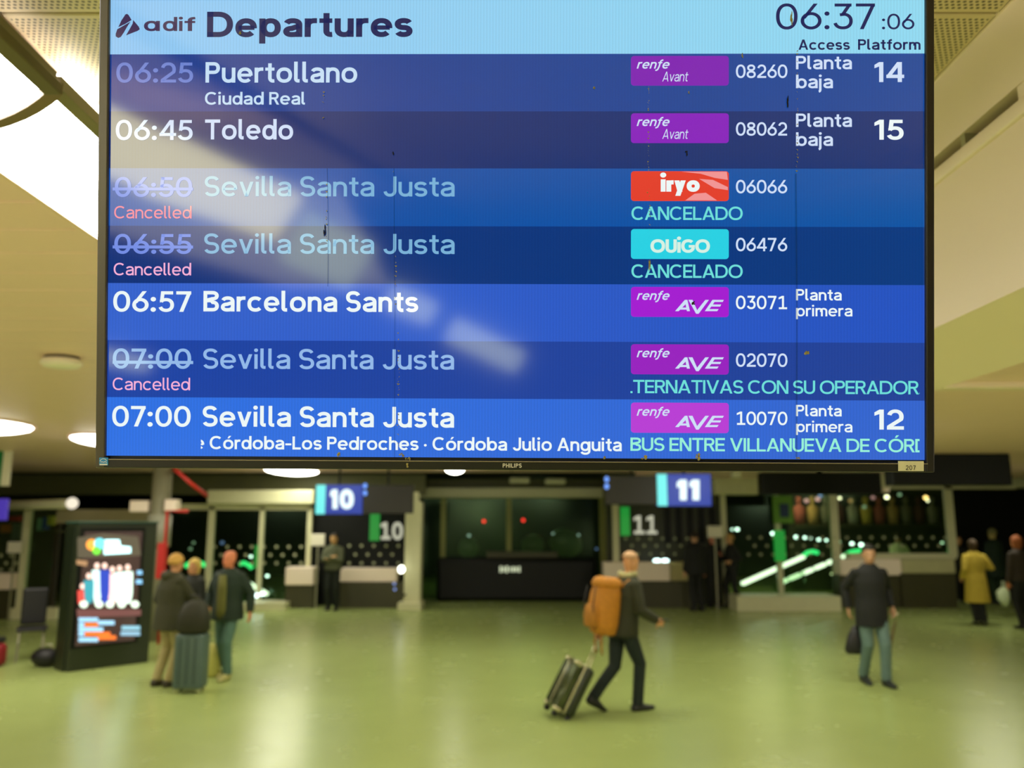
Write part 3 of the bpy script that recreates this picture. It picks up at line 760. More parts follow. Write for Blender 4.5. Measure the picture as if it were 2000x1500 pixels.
# bay of gate 11
t = facade('glazed bay marked with a green bar and a white 11', x=P(1270, 1000, YL).x)
addp(t, 'back_panel', pbox(1186, 986, 1412, 1190, YL + .3, .1, floor=True), mat('bay_grey', rgb(52, 54, 34), .5))
for i in range(5): addp(t, 'back_slot', pbox(1298 + i * 22, 992, 1310 + i * 22, 1060, YL + .26, .05), m_black)
addp(t, 'green_bar', pbox(1212, 990, 1230, 1046, YL, .03), m_grn)
addp(t, 'post', pbox(1197, 986, 1209, 1100, YL - .1, .12, floor=True), m_frame)
flat_text(t, 'number_lettering', '\u00b9\u00b9', 1237, 1283, 1043, 36, .17, YL + .28, MATS['number_white'], track=.1)
star_rows(t, 1222, 1350, YL + .25, ys=(1052, 1066, 1082))
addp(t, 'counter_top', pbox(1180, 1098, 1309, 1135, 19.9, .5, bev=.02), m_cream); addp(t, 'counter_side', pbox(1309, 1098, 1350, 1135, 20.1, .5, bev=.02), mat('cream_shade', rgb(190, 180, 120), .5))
addp(t, 'counter_base', pbox(1184, 1135, 1350, 1188, 20.0, .5, floor=True), m_brown)
for px in (1283, 1299):
    o = obj('counter_lamp', (lambda b: (ellipsoid(b, (0, 0, 0), (.09, .05, .045)), b)[1])(bmesh.new()), emit('spot_cyan', (.7, 1, .95), 4.0), None, True)
    o.location = P(px, 1095, 20.0); tag(o, 'small bright lamp on the counter under the white 11', 'lamp', 'counter lamps under the 11')
# right front
YR = 20.4
t = facade('right glass front with slim pale posts before the lit stair rails', x=P(1600, 1000, YR).x)
addp(t, 'header_beam', pbox(1395, 932, 1487, 966, YR - .4, .5, bev=.05), m_frame)
addp(t, 'post', pbox(1411, 964, 1421, 1165, YR, .12, floor=True), m_frame)
for x0, x1 in ((1517, 1527), (1626, 1641)): addp(t, 'post', pbox(x0, 960, x1, 1170, YR, .12, floor=True), m_frame)
for x0, x1 in ((1421, 1517), (1527, 1626), (1641, 1850)): addp(t, 'pane', pbox(x0, 955, x1, 1170, YR + .05, .02, floor=True), m_glass)
addp(t, 'post', pbox(1850, 948, 1865, 1088, YR, .12), m_frame)
addp(t, 'top_rail', pbox(1738, 948, 1985, 955, YR, .12), m_frame); addp(t, 'sill', pbox(1660, 1081, 1868, 1092, YR - .05, .3), m_frame)
addp(t, 'base_step', pbox(1440, 1165, 1643, 1196, 19.3, .9, floor=True), m_frame, label='low pale step')
star_rows(t, 1462, 1850, YR - .02, ys=(1050, 1066, 1083))
t = thing('ticket_counter', 'cream and brown counter under the window, behind the man in black', 'counter', (P(1750, 1150, 20).x, 20, 0))
addp(t, 'counter_top', pbox(1642, 1092, 1762, 1124, 20.0, .5, bev=.02), m_cream); addp(t, 'counter_top', pbox(1764, 1092, 1866, 1120, 19.9, .5, bev=.02), mat('cream_dull', rgb(180, 176, 130), .5))
addp(t, 'counter_base', pbox(1642, 1124, 1762, 1178, 20.05, .5, floor=True), m_brown); addp(t, 'counter_base', pbox(1762, 1120, 1868, 1176, 19.95, .5, floor=True), m_brown)
# green sign with pictogram
t = thing('emergency_sign', 'lime green sign with a dark blue pictogram on the right glass front', 'sign', tuple(P(1530, 1000, YR - .1)))
addp(t, 'sign_board', pbox(1510, 968, 1549, 1022, YR - .12, .05, bev=.01), m_lime)
addp(t, 'pictogram', pbox(1524, 984, 1541, 1010, YR - .15, .03, bev=.01), mat('navy_mark', rgb(16, 50, 90), .5))
t = tag(addp(thing('x', 'x', 'x'), 'green_banner', pbox(1513, 1036, 1534, 1096, YR - .1, .04), m_grn), 'green banner strip behind the first slim post on the right', 'banner')
pr = t.parent; t.parent = None; bpy.data.objects.remove(pr)
# overhead black displays (backs)
def black_panel(x0, y0, x1, y1, Y, label):
    t = thing('overhead_display', label, 'display screen', tuple(P((x0 + x1) / 2, y1, Y)))
    addp(t, 'housing', pbox(x0, y0, x1, y1, Y, .3, bev=.02), m_black)
    a = P((x0 + x1) / 2, y0, Y)
    zt = (3.06 if a.x > 3.2 else CZ)
    if a.z < zt:
        b = box(a.x - .04, Y + .1, a.z - .01, a.x + .04, Y + .18, zt + .01); addp(t, 'hanger', b, m_black)
    return t
black_panel(1488, 922, 1722, 966, 16.6, 'wide black hanging board right of the blue sign 11')
black_panel(1742, 886, 1976, 948, 12.8, 'large black hanging board at the lower right corner of the screen')
o = struct(obj('wall_right_2', pbox(1866, 955, 2100, 1180, 21.8, .3, floor=True), m_black), 'black wall at the right edge')
t = thing('bracket_lamp', 'pale box lamp hanging between the two black boards', 'lamp', tuple(P(1731, 955, 17)))
addp(t, 'lamp_body', pbox(1721, 924, 1741, 952, 17.0, .2, bev=.02), m_frame); addp(t, 'lamp_tip', pbox(1724, 952, 1738, 962, 17.02, .15, bev=.02), m_cream)
c = P(1731, 924, 17.1); addp(t, 'hanger', box(c.x - .015, 17.08, c.z - .02, c.x + .015, 17.11, 3.07), m_black)
t = thing('bracket_lamp', 'small pale box lamp above the beam right of the blue sign 11', 'lamp', tuple(P(1440, 925, 17)))
addp(t, 'lamp_body', pbox(1431, 912, 1450, 933, 17.0, .2, bev=.03), m_frame); c = P(1440, 912, 17.1); addp(t, 'hanger', box(c.x - .015, 17.08, c.z - .02, c.x + .015, 17.11, 3.07), m_black)
o = struct(obj('trim_5', pbox(1976, 908, 2080, 952, 20.6, .4, bev=.03), m_frame), 'pale header beam at the right edge')
o = struct(obj('trim_6', pbox(1395, 932, 1990, 940, 20.9, .3), m_olive), 'olive fascia above the right glass front')
o = struct(obj('trim_7', pbox(-260, 927, 830, 966, 20.9, .3), m_olive), 'olive fascia above the left glass front')
o = struct(obj('trim_8', pbox(1180, 927, 1400, 990, 20.9, .3), m_olive), 'olive fascia above the bay marked 11')
# boxy ceiling fixtures in the dusk
for px, py, w_, lb in ((1015, 938, 40, 'left pale oblong fixture above the middle beam'), (1085, 940, 40, 'right pale oblong fixture above the middle beam'), (1400, 944, 26, 'pale fixture beside the blue sign 11')):
    t = obj('ceiling_fixture', pbox(px - w_ / 2, py - 6, px + w_ / 2, py + 6, 21.4, .3, bev=.04), m_frame); tag(t, lb, 'fixture')
# notices
for x0, y0, x1, y1, lb in ((607, 1043, 634, 1066, 'white notice board beside the post, above the person with crossed arms'), (1382, 1027, 1411, 1050, 'white notice board above the group of three people'), (14, 1058, 41, 1080, 'white notice board at the left edge')):
    Yn = 19.9 if x0 > 100 else 17.6
    t = thing('notice_board', lb, 'notice', tuple(P((x0 + x1) / 2, y1, Yn)))
    addp(t, 'board', pbox(x0, y0, x1, y1, Yn, .03, bev=.008), m_white)
    c = P((x0 + x1) / 2, y1, Yn); addp(t, 'stand', box(c.x - .015, Yn + .005, 0, c.x + .015, Yn + .03, c.z + .02), m_metal)
# hanging signs
def hang_sign(xb0, xb1, yb0, yb1, xd0, xd1, yd0, yd1, xc0, xc1, Y, num, nx0, nx1, nb, ncap, gx, gy, label):
    t = thing('platform_sign', label, 'sign', tuple(P((xb0 + xb1) / 2, yb1, Y)))
    addp(t, 'blue_screen', pbox(xb0, yb0, xb1, yb1, Y, .12, bev=.008), emit('sign_blue', rgb(22, 56, 160), 1.0))
    addp(t, 'cyan_bar', pbox(xc0, yb0, xc1, yb1, Y - .015, .02), emit('sign_cyan', rgb(110, 236, 232), 1.1))
    b = text_bm(num, nx0, nx1, nb, ncap, .25, lambda px, py: P(px, py, Y - .012), track=.1); addp(t, 'number_lettering', b, emit('sign_white', rgb(226, 246, 246), 1.3))
    addp(t, 'dark_screen', pbox(xd0, yd0, xd1, yd1, Y + .01, .12, bev=.008), mat('sign_dark', rgb(34, 32, 20), .35))
    b = bmesh.new()
    for k in range(2): ellipsoid(b, P(gx, gy + 14 * k, Y - .02), (.045, .01, .055), seg=10, ring=6)
    addp(t, 'status_glyph', b, emit('glyph_blue', rgb(110, 160, 255), 1.2), label='two small light blue glyphs')
    for px, a_ in (((xb0 + xb1) / 2, yb0), ((xd0 + xd1) / 2, yd0)):
        c = P(px, a_, Y); zt = 3.06 if c.x > 3.2 else CZ
        addp(t, 'hanger', box(c.x - .02, Y + .04, c.z - .01, c.x + .02, Y + .08, zt + .01), m_black)
    return t
hang_sign(617, 707, 947, 1004, 708, 807, 947, 1003, 617, 635, 17.0, '10', 645, 691, 994, 38, 713, 949, 'hanging blue sign with cyan bar, left one, showing ten in white')
hang_sign(1284, 1389, 926, 988, 1183, 1284, 929, 985, 1284, 1303, 16.0, '11', 1322, 1366, 977, 40, 1185, 936, 'hanging blue sign with cyan bar, right one, showing eleven in white')

# ------------------------------------------------------------------ stair rails, lights beyond the glass
def tube_obj(name, pts, r, m, label, cat, group=None, n=8):
    t = thing(name, label, cat, (pts[0][0], pts[0][1], 0))
    b = bmesh.new(); tube(b, [Vector(p) - Vector(t.location) for p in pts], r, n); obj('rail', b, m, t, True)
    return t
m_led = emit('led_white', (.92, 1, .82), 2.4); m_ledg = emit('led_green', (.05, .9, .25), 1.6)
def stair_rail(p0, p1, g, Y, label, dots=False):
    t = thing('escalator_rail', label, 'handrail', (P(p0[0], p0[1], Y).x, Y, 0))
    L = t.location; b = bmesh.new()
    A, B_ = P(*p0, Y), P(*p1, Y + .6)
    n = 26
    for i in range(n):
        if dots and i % 5 == 3: continue
        q = A.lerp(B_, (i + .5) / n); ellipsoid(b, q - L, (.075, .05, .055), seg=8, ring=6)
    obj('led_row', b, m_led, t, True, label='row of white lights')
    b = bmesh.new(); tube(b, [P(x, y_, Y + .6) - L for x, y_ in g], .05, 8); obj('rail_top', b, m_ledg, t, True, label='green glowing rail end')
    # balustrade and newel
    b = bmesh.new(); prism(b, [(A.x - L.x, 0), (B_.x - L.x, 0), (B_.x - L.x, B_.z - .06), (A.x - L.x, A.z - .06)], .62, .66); obj('balustrade', b, m_glass, t)
    return t
stair_rail((1450, 1140), (1570, 1087), [(1568, 1086), (1578, 1079), (1588, 1077), (1598, 1080)], 21.0, 'left lit stair rail, unbroken white line with short green tip')
stair_rail((1522, 1139), (1650, 1086), [(1650, 1085), (1662, 1078), (1680, 1075), (1705, 1077)], 22.2, 'right lit stair rail, beaded white line with long green curve', True)
stair_rail((520, 1160), (470, 1130), [(468, 1102), (476, 1099), (486, 1104), (492, 1110)], 21.2, 'lit stair rail seen through the left glass, falling to the right')
b = bmesh.new(); tube(b, [P(x, y_, 21.5) for x, y_ in ((362, 1106), (372, 1100), (386, 1098), (402, 1104))], .06, 8)
t = obj('green_handrail', b, m_ledg, None, True); tag(t, 'green glowing handrail arc behind the couple', 'handrail')
b = bmesh.new(); tube(b, [P(x, y_, 21.5) for x, y_ in ((370, 1124), (388, 1136))], .06, 8)
t = obj('white_handrail', b, m_led, None, True); tag(t, 'short white glowing handrail below the green arc', 'handrail')
cols = {'cool white': (.75, 1, .95), 'warm white': (1, .85, .6), 'pink': (1, .45, .5), 'orange': (1, .55, .2), 'blue': (.3, .45, 1), 'red': (1, .1, .1), 'lime': (.3, 1, .2), 'pale green': (.6, .9, .6)}
pts_l = [(1430, 1034, 'cool white', 5, 3), (1440, 1034, 'cool white', 7, 5), (1509, 1042, 'cool white', 7, 6), (1555, 1049, 'cool white', 7, 6), (1572, 1050, 'cool white', 6, 5), (1583, 1051, 'cool white', 5, 5),
         (1599, 1054, 'cool white', 6, 5), (1614, 1055, 'cool white', 5, 5), (1664, 1062, 'cool white', 7, 6), (1682, 1064, 'cool white', 8, 6), (1698, 1066, 'cool white', 5, 5), (1640, 1058, 'pale green', 4, 2),
         (1732, 971, 'warm white', 8, 6), (1808, 972, 'orange', 8, 5), (1812, 978, 'warm white', 5, 4), (1575, 978, 'pink', 9, 1), (1597, 975, 'pink', 9, 1.2), (1602, 968, 'blue', 7, 1.2), (1640, 973, 'warm white', 6, 4),
         (1661, 978, 'orange', 8, .5), (1705, 972, 'pink', 8, .6), (1688, 990, 'pale green', 7, .5), (1757, 966, 'pale green', 7, .6), (1840, 1060, 'pale green', 5, 2), (1625, 1121, 'warm white', 5, 2.5), (1565, 1186, 'pale green', 6, 2),
         (500, 1163, 'cool white', 10, 4), (512, 1160, 'cool white', 8, 4), (490, 1087, 'cool white', 6, 4), (488, 1105, 'lime', 6, 3), (454, 1090, 'pale green', 7, 2.5), (522, 1125, 'cool white', 6, 5),
         (372, 1072, 'pale green', 7, .4), (434, 1060, 'blue', 8, .4), (378, 1060, 'pale green', 6, .4), (1165, 1072, 'blue', 5, .5), (916, 1046, 'cool white', 6, .7), (1080, 1042, 'cool white', 5, .6), (1130, 1045, 'cool white', 5, .6),
         (770, 1140, 'blue', 5, 1.0), (771, 1151, 'blue', 5, 1.0)]
SEEN = {}
for px, py, cn, sz, st_ in pts_l:
    b = bmesh.new(); ellipsoid(b, (0, 0, 0), (1, 1, .85), seg=10, ring=8)
    o = obj('distant_light', b, emit('glow_%s_%s' % (cn.replace(' ', '_'), st_), cols[cn], st_), None, True)
    Y = 23.5 if py < 1150 else 20.1
    if 765 < px < 775: Y = 19.5
    k = sz / 1600 * Y * .5; o.scale = (k, k, k); o.location = P(px, py, Y)
    if py < 1000: where = 'high above the shop shelf at the right'
    elif px < 420: where = 'behind the two men at left'
    elif px < 530: where = 'behind the left glass by the bald man' if py < 1150 else 'on the low step left of the counters'
    elif px < 780: where = 'stacked by the cream column'
    elif px < 1200: where = 'behind the black counter'
    elif px < 1450: where = 'right of the white notice board, above the group in black'
    elif px < 1530: where = 'alone left of the first slim post at right'
    elif px < 1630: where = 'in the row above the left stair rail'
    else: where = 'in the row above the right stair rail'
    key = (where, cn); SEEN[key] = SEEN.get(key, 0) + 1
    nth = ['first', 'second', 'third', 'fourth', 'fifth', 'sixth'][SEEN[key] - 1]
    tag(o, '%s round %s light %s' % (nth, cn, where), 'light', 'distant lights beyond the glass')
# dim shop goods / display busts beyond the right glass
random.seed(3)
gcols = [rgb(160, 80, 66), rgb(190, 150, 84), rgb(120, 116, 90), rgb(90, 44, 38), rgb(170, 166, 140), rgb(206, 176, 70)]
cn_ = ['dark red', 'tan', 'grey', 'maroon', 'pale grey', 'mustard']
on_ = ['first', 'second', 'third', 'fourth', 'fifth', 'sixth', 'seventh', 'eighth', 'ninth', 'tenth', 'eleventh']
for i in range(11):
    px = 1562 + i * 26
    b = bmesh.new(); c = P(px, 1010, 24.5)
    loft(b, [((0, 0, 0), (.14, 0, 0), (0, .1, 0)), ((0, 0, .28), (.16, 0, 0), (0, .12, 0)), ((0, 0, .46), (.18, 0, 0), (0, .11, 0)), ((0, 0, .52), (.12, 0, 0), (0, .08, 0)), ((0, 0, .56), (.045, 0, 0), (0, .045, 0)), ((0, 0, .60), (.045, 0, 0), (0, .045, 0)),
             ((0, 0, .64), (.075, 0, 0), (0, .08, 0)), ((0, 0, .71), (.085, 0, 0), (0, .095, 0)), ((0, 0, .78), (.065, 0, 0), (0, .075, 0)), ((0, 0, .81), (.02, 0, 0), (0, .02, 0))], 14)
    o = obj('shop_bust', b, mat('goods_%d' % (i % 6), gcols[i % 6], .7), None, True); o.location = (c.x, 24.5, 1.95)
    tag(o, '%s clothed bust, %s from the left on the shop shelf behind the right glass' % (cn_[i % 6], on_[i]), 'mannequin', 'busts behind the right glass')
t = obj('display_shelf', box(P(1550, 1000, 24.5).x, 24.3, 1.86, P(1850, 1000, 24.5).x, 24.8, 1.95), m_brown); tag(t, 'long brown shelf carrying the busts behind the right glass', 'shelf')
t2 = obj('shelf_wall', box(P(1540, 1000, 25).x, 25.0, 0, P(1880, 1000, 25).x, 25.2, 3.0), mat('shop_wall', rgb(50, 52, 30), .6, noise=.5, scale=2)); tag(t2, 'dark olive shop wall behind the busts', 'wall panel')
t['kind'] = 'structure'; t2['kind'] = 'structure'
# chairs/glass cowls inside the middle front
for i, (px, py, sx, sz, rot) in enumerate(((1105, 1060, .5, .42, .3), (1040, 1066, .35, .32, -.3), (915, 1070, .3, .3, .2))):
    b = bmesh.new(); ellipsoid(b, (0, 0, 0), (sx, .2, sz), seg=18, ring=10)
    o = obj('glass_cowl', b, mat('cowl', rgb(96, 120, 84), .3, noise=.2), None, True); o.location = P(px, py, 24.5); o.rotation_euler = (0, rot, 0)
    o.location.z = max(sz, o.location.z)
    tag(o, ('largest pale rounded cowl behind the black counter', 'middle pale rounded cowl behind the black counter', 'smallest pale rounded cowl, behind the left end of the black counter')[i], 'machine')
    b = bmesh.new(); tube(b, [(0, 0, -sz * .9), (0, 0, -o.location.z)], .06); st_ = obj('stand', b, m_black, o); st_.rotation_euler = (0, -rot, 0)

# ------------------------------------------------------------------ left side
YS = 17.8
t = facade('shop front at the left edge with tubular lamp header and slim post', x=P(60, 1000, YS).x)
b = bmesh.new(); tube(b, [P(3, 988, YS - .3), P(138, 984, YS - .3)], .10, 14); addp(t, 'tube_header', b, m_frame, smooth=True)
b = bmesh.new(); ellipsoid(b, P(141, 983, YS - .35), (.12, .12, .12)); addp(t, 'end_cap', b, emit('cap_glow', (1, .9, .7), 1.0), smooth=True)
addp(t, 'post', pbox(38, 995, 51, 1190, YS, .12, floor=True), m_frame)
addp(t, 'pane', pbox(51, 995, 100, 1190, YS + .05, .02, floor=True), m_glass)
addp(t, 'pane', pbox(-60, 995, 38, 1190, YS + .05, .02, floor=True), m_glass)
addp(t, 'back_wall', pbox(-160, 1000, 110, 1190, YS + 1.6, .1, floor=True), mat('shop_back', rgb(66, 58, 44), .6, noise=.3, scale=2))
addp(t, 'counter_top', pbox(-30, 1120, 20, 1152, YS - .2, .4, bev=.02), m_cream); addp(t, 'counter_base', pbox(-30, 1152, 20, 1196, YS - .1, .3, floor=True), m_brown)
addp(t, 'base_step', pbox(15, 1188, 110, 1200, YS - .1, .3, floor=True), m_frame)
addp(t, 'upper_panel', pbox(110, 995, 290, 1022, YS, .15), mat('panel_tan', rgb(150, 140, 104), .6))
star_rows(t, 2, 36, YS - .02, ys=(1085, 1100, 1113), pitch=20)
for i, (x0, y0, x1, y1, c, lb) in enumerate(((0, 1024, 20, 1040, (220, 120, 50), 'orange'), (18, 1008, 36, 1018, (190, 50, 50), 'red'), (22, 1022, 38, 1055, (120, 116, 110), 'grey'), (72, 1012, 80, 1036, (150, 190, 170), 'pale green'), (82, 1010, 90, 1034, (70, 90, 170), 'blue'), (92, 1008, 102, 1026, (190, 180, 60), 'yellow'))):
    o = obj('display_box', pbox(x0, y0, x1, y1, YS + .3, .15, bev=.01), mat('goods_' + lb.replace(' ', '_'), rgb(*c), .5)); tag(o, lb + ' box in the shop window at the left edge', 'box')
o = obj('window_shelf', pbox(60, 1036, 112, 1040, YS + .15, .4), m_brown); tag(o, 'brown shelf under the coloured boxes in the left window', 'shelf')
o = obj('window_shelf', pbox(-20, 1055, 37, 1058, YS + .15, .4), m_brown); tag(o, 'brown shelf under the orange box at the left edge', 'shelf')
# hanging white and green sign at left edge
t = thing('hanging_sign', 'narrow white hanging sign with green edge at the left border', 'sign', tuple(P(8, 950, 14)))
addp(t, 'white_board', pbox(4, 872, 19, 949, 14.0, .06, bev=.006), m_white); addp(t, 'green_edge', pbox(-12, 872, 4, 949, 14.0, .06), mat('sign_green', rgb(20, 130, 70), .5))
c = P(8, 872, 14); addp(t, 'hanger', box(c.x - .02, 14.02, c.z - .02, c.x + .02, 14.05, CZ + .01), m_black)
t = thing('hanging_sign', 'purple glowing sign at the left border below the green edged one', 'sign', tuple(P(0, 1015, 16)))
addp(t, 'lit_board', pbox(-70, 974, 12, 1016, 16.0, .08, bev=.01), emit('purple_glow', rgb(70, 50, 160), 1.0))
c = P(-20, 974, 16); addp(t, 'hanger', box(c.x - .02, 16.02, c.z - .01, c.x + .02, 16.05, CZ + .01), m_black)
# grey column with red riser
t = thing('column', 'grey round column with a camera box, right of the lit advertising kiosk', 'column', (P(306, 1100, 14.6).x, 14.6, 0))
cx = 0
b = bmesh.new(); tube(b, [(0, 0, 0), (0, 0, CZ)], .16, 18); obj('shaft', b, mat('column_grey', rgb(132, 130, 104), .5), t, True)
b = bmesh.new(); tube(b, [(0, 0, P(306, 1068, 14.6).z), (0, 0, P(306, 1005, 14.6).z)], .2, 18); obj('collar', b, mat('collar_grey', rgb(150, 150, 130), .45), t, True)
obj('camera_box', box(-.5, -.12, P(306, 1000, 14.6).z, -.18, .12, P(306, 978, 14.6).z, bev=.02), m_cream, t)
obj('camera_box', box(.14, -.2, P(306, 998, 14.6).z, .34, .05, P(306, 976, 14.6).z, bev=.02), m_cream, t)
m_red = mat('red_paint', rgb(190, 40, 34), .4)
b = bmesh.new(); q = P(327, 1000, 14.2)
tube(b, [Pz(330, 905, 3.12), P(348, 922, 14.0), P(372, 944, 14.2), P(404, 968, 14.6)], .035, 8)
o = obj('red_pipe', b, m_red, None, True); tag(o, 'red pipe slanting down below the screen, above the left glass front', 'pipe')
b = bmesh.new(); tube(b, [(0, 0, 0), (0, 0, P(326, 998, 14.2).z), (.35, 0, P(326, 998, 14.2).z + .0)], .03, 8)
t = thing('fire_riser', 'upright red fire pipe beside the grey column', 'pipe', (q.x, 14.2, 0)); obj('pipe', b, m_red, t, True)
obj('hose_box', box(-.09, -.1, P(320, 1130, 14.2).z, .03, .05, P(320, 1060, 14.2).z, bev=.01), m_red, t)
# ceiling speaker
q = Pz(121, 697, CZ)
t = thing('ceiling_speaker', 'pale oval smoke detector under the slatted ceiling left of the screen', 'detector', (q.x, q.y, CZ))
b = bmesh.new(); loft(b, [((0, 0, .0), (.12, 0, 0), (0, .1, 0)), ((0, 0, -.02), (.12, 0, 0), (0, .1, 0))], 20); obj('base', b, m_dark, t)
b = bmesh.new(); loft(b, [((0, 0, -.02), (.13, 0, 0), (0, .12, 0)), ((0, 0, -.05), (.145, 0, 0), (0, .13, 0)), ((0, 0, -.075), (.12, 0, 0), (0, .11, 0)), ((0, 0, -.08), (.05, 0, 0), (0, .05, 0))], 24); obj('cover', b, mat('detector_pink', rgb(250, 236, 222), .5), t, True)
# small fixtures on the right ceiling
for px, py, lb in ((1868, 672, 'small beige downlight under the right ceiling beside the screen edge'), (1975, 632, 'grey box fixture at the right edge under the bulkhead'),):
    q = Pz(px, py + 6, 3.06)
    o = obj('ceiling_fixture', box(-.09, -.09, -.11, .09, .09, 0, bev=.02), mat('fixture_beige', rgb(190, 176, 130), .5)); o.location = (q.x, q.y, 3.06); tag(o, lb, 'fixture')
# advertising kiosk
Yk = 11.55
KA = math.radians(48)
kd = Vector((math.cos(KA), math.sin(KA), 0)); kn = Vector((-math.sin(KA), math.cos(KA), 0))
kc0 = P(131, 1300, Yk); kc0.z = 0
def kray(px, py):
    d = ray(px, py); return CAM + d * ((kc0 - CAM).dot(kn) / d.dot(kn))
KWD = (kray(289, 1300) - kc0).dot(kd); W2 = KWD / 2
kc = kc0 + kd * W2
t = thing('advertising_kiosk', 'tall dark green advertising totem with a glowing poster screen', 'kiosk', tuple(kc + kn * .2), KA)
KH = kray(132, 1022).z
m_kiosk = mat('kiosk_green', rgb(38, 46, 28), .35, noise=.1)
obj('body', box(-W2, -.2, .0, W2, .24, KH, bev=.015), m_kiosk, t)
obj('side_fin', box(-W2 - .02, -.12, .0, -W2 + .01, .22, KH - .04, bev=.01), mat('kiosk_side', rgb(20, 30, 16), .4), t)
obj('top_edge', box(-W2 - .02, -.22, KH - .0, W2 + .01, .26, KH + .025, bev=.006), mat('kiosk_teal', rgb(40, 76, 66), .4), t)
def kp(px, py): # kiosk front plane, metres from the totem's foot
    q = kray(px, py); return Vector(((q - kc).dot(kd), 0, q.z))
a, c = kp(136, 1268), kp(284, 1030)
obj('screen_surround', box(a.x, -.212, a.z, c.x, -.2, c.z), m_black, t)
a, c = kp(146, 1262), kp(277, 1038)
scr = obj('poster_screen', box(a.x, -.222, a.z, c.x, -.21, c.z), emit('poster_brown', rgb(74, 52, 46), 1.0, rough=.2), t)
def patch(pts, col, st=1.0, k=0, nm='poster_patch'):
    st = st * 1.45
    b = bmesh.new(); f = b.faces.new([b.verts.new(Vector((kp(x, y_).x, -.2235 - .0012 * k, kp(x, y_).z))) for x, y_ in pts]); f.normal_update()
    if f.normal.y > 0: f.normal_flip()
    return obj(nm, b, emit('ad_%d_%d_%d_%.2f' % (*col, st), rgb(*col), st), scr)
def disc(x, y_, r, ry=None): return [(x + r * math.cos(PI * i / 8), y_ + (ry or r) * math.sin(PI * i / 8)) for i in range(16)]
patch([(150, 1050), (200, 1042), (268, 1048), (274, 1085), (150, 1090)], (84, 76, 58))
patch([(148, 1093), (170, 1096), (168, 1106), (148, 1102)], (170, 130, 90), k=1)
patch(disc(178, 1064, 11), (255, 160, 60), 1.3, 1); patch(disc(193, 1062, 11), (110, 220, 230), 1.3, 2); patch(disc(187, 1075, 8), (110, 230, 60), 1.2, 3)
patch([(203, 1054), (232, 1054), (234, 1066), (254, 1068), (254, 1080), (201, 1083)], (196, 250, 250), 1.8, 2, 'poster_title')
people_ad = [(160, 1145, 26, (210, 70, 60)), (172, 1125, 34, (50, 140, 150)), (188, 1105, 42, (210, 240, 230)), (203, 1105, 44, (36, 60, 160)), (218, 1112, 44, (240, 200, 190)), (232, 1110, 44, (220, 250, 240)), (248, 1108, 44, (225, 250, 230))]
for i, (x, yt, hw, c) in enumerate(people_ad):
    patch(disc(x, yt, 5, 6), (250, 210, 190), 1.3, 2, 'poster_figure')
    patch([(x - 10, yt + 8), (x + 10, yt + 8), (x + 9, yt + 8 + hw), (x + 5, 1178), (x - 5, 1178), (x - 9, yt + 8 + hw)], c, 1.3, 3 + i % 2, 'poster_figure')
for x in (162, 192, 213, 236, 262): patch(disc(x, 1180, 8, 7), (226, 246, 220), 1.3, 5)
patch([(148, 1190), (274, 1190), (274, 1202), (150, 1206)], (110, 68, 64), k=1)
for x0, x1, y0, c in ((152, 190, 1206, (150, 200, 226)), (164, 190, 1216, (220, 110, 40)), (152, 163, 1216, (150, 200, 226)), (190, 222, 1212, (150, 200, 226)), (152, 200, 1225, (150, 200, 226)), (164, 214, 1234, (230, 110, 40)), (152, 163, 1234, (150, 200, 226)), (152, 190, 1245, (150, 200, 226)), (190, 225, 1241, (230, 110, 40)), (236, 272, 1222, (130, 180, 196)), (234, 272, 1233, (130, 170, 190)), (266, 276, 1114, (130, 190, 226)), (264, 276, 1132, (130, 190, 226))):
    patch([(x0, y0), (x1, y0), (x1, y0 + 8), (x0, y0 + 8)], c, 1.2, 3, 'poster_text_line')

# ------------------------------------------------------------------ bench, left edge
t = thing('bench_seat', 'black upright seat back on thin metal legs at the left, before the kiosk', 'seat', (P(57, 1290, 12.6).x, 12.6, 0), .5)
obj('backrest', box(-.17, .2, .48, .17, .25, 1.02, bev=.03), mat('seat_black', rgb(14, 14, 16), .5), t)
obj('seat', box(-.2, -.22, .42, .2, .24, .47, bev=.02), MATS['seat_black'], t)
for s in (-1, 1):
    b = bmesh.new(); tube(b, [(s * .15, .1, .43), (s * .17, .2, .0)], .015); obj('leg', b, m_metal, t)
    b = bmesh.new(); tube(b, [(s * .15, -.1, .43), (s * .17, -.2, .0)], .015); obj('leg', b, m_metal, t)
t = thing('duffel_bag', 'small black rounded bag on the floor against the kiosk', 'bag', (P(88, 1290, 12.0).x, 12.0, 0))
b = bmesh.new(); ellipsoid(b, (0, 0, .13), (.2, .14, .13)); obj('bag_body', b, MATS['seat_black'], t, True)
b = bmesh.new(); tube(b, [(-.1, 0, .22), (-.07, 0, .3), (.07, 0, .3), (.1, 0, .22)], .012); obj('handle', b, m_metal, t, True)
t = thing('red_bag', 'dark red bag cut off by the left edge', 'bag', (P(-12, 1300, 12.0).x, 12.0, 0))
b = bmesh.new(); bx(b, -.16, -.12, 0, .13, .12, .32, bev=.08, seg=4); obj('bag_body', b, mat('bag_red', rgb(130, 16, 22), .6), t, True)
b = bmesh.new(); bx(b, -.14, -.10, .32, .09, .10, .40, bev=.03, seg=3); obj('bag_top', b, MATS['seat_black'], t, True)

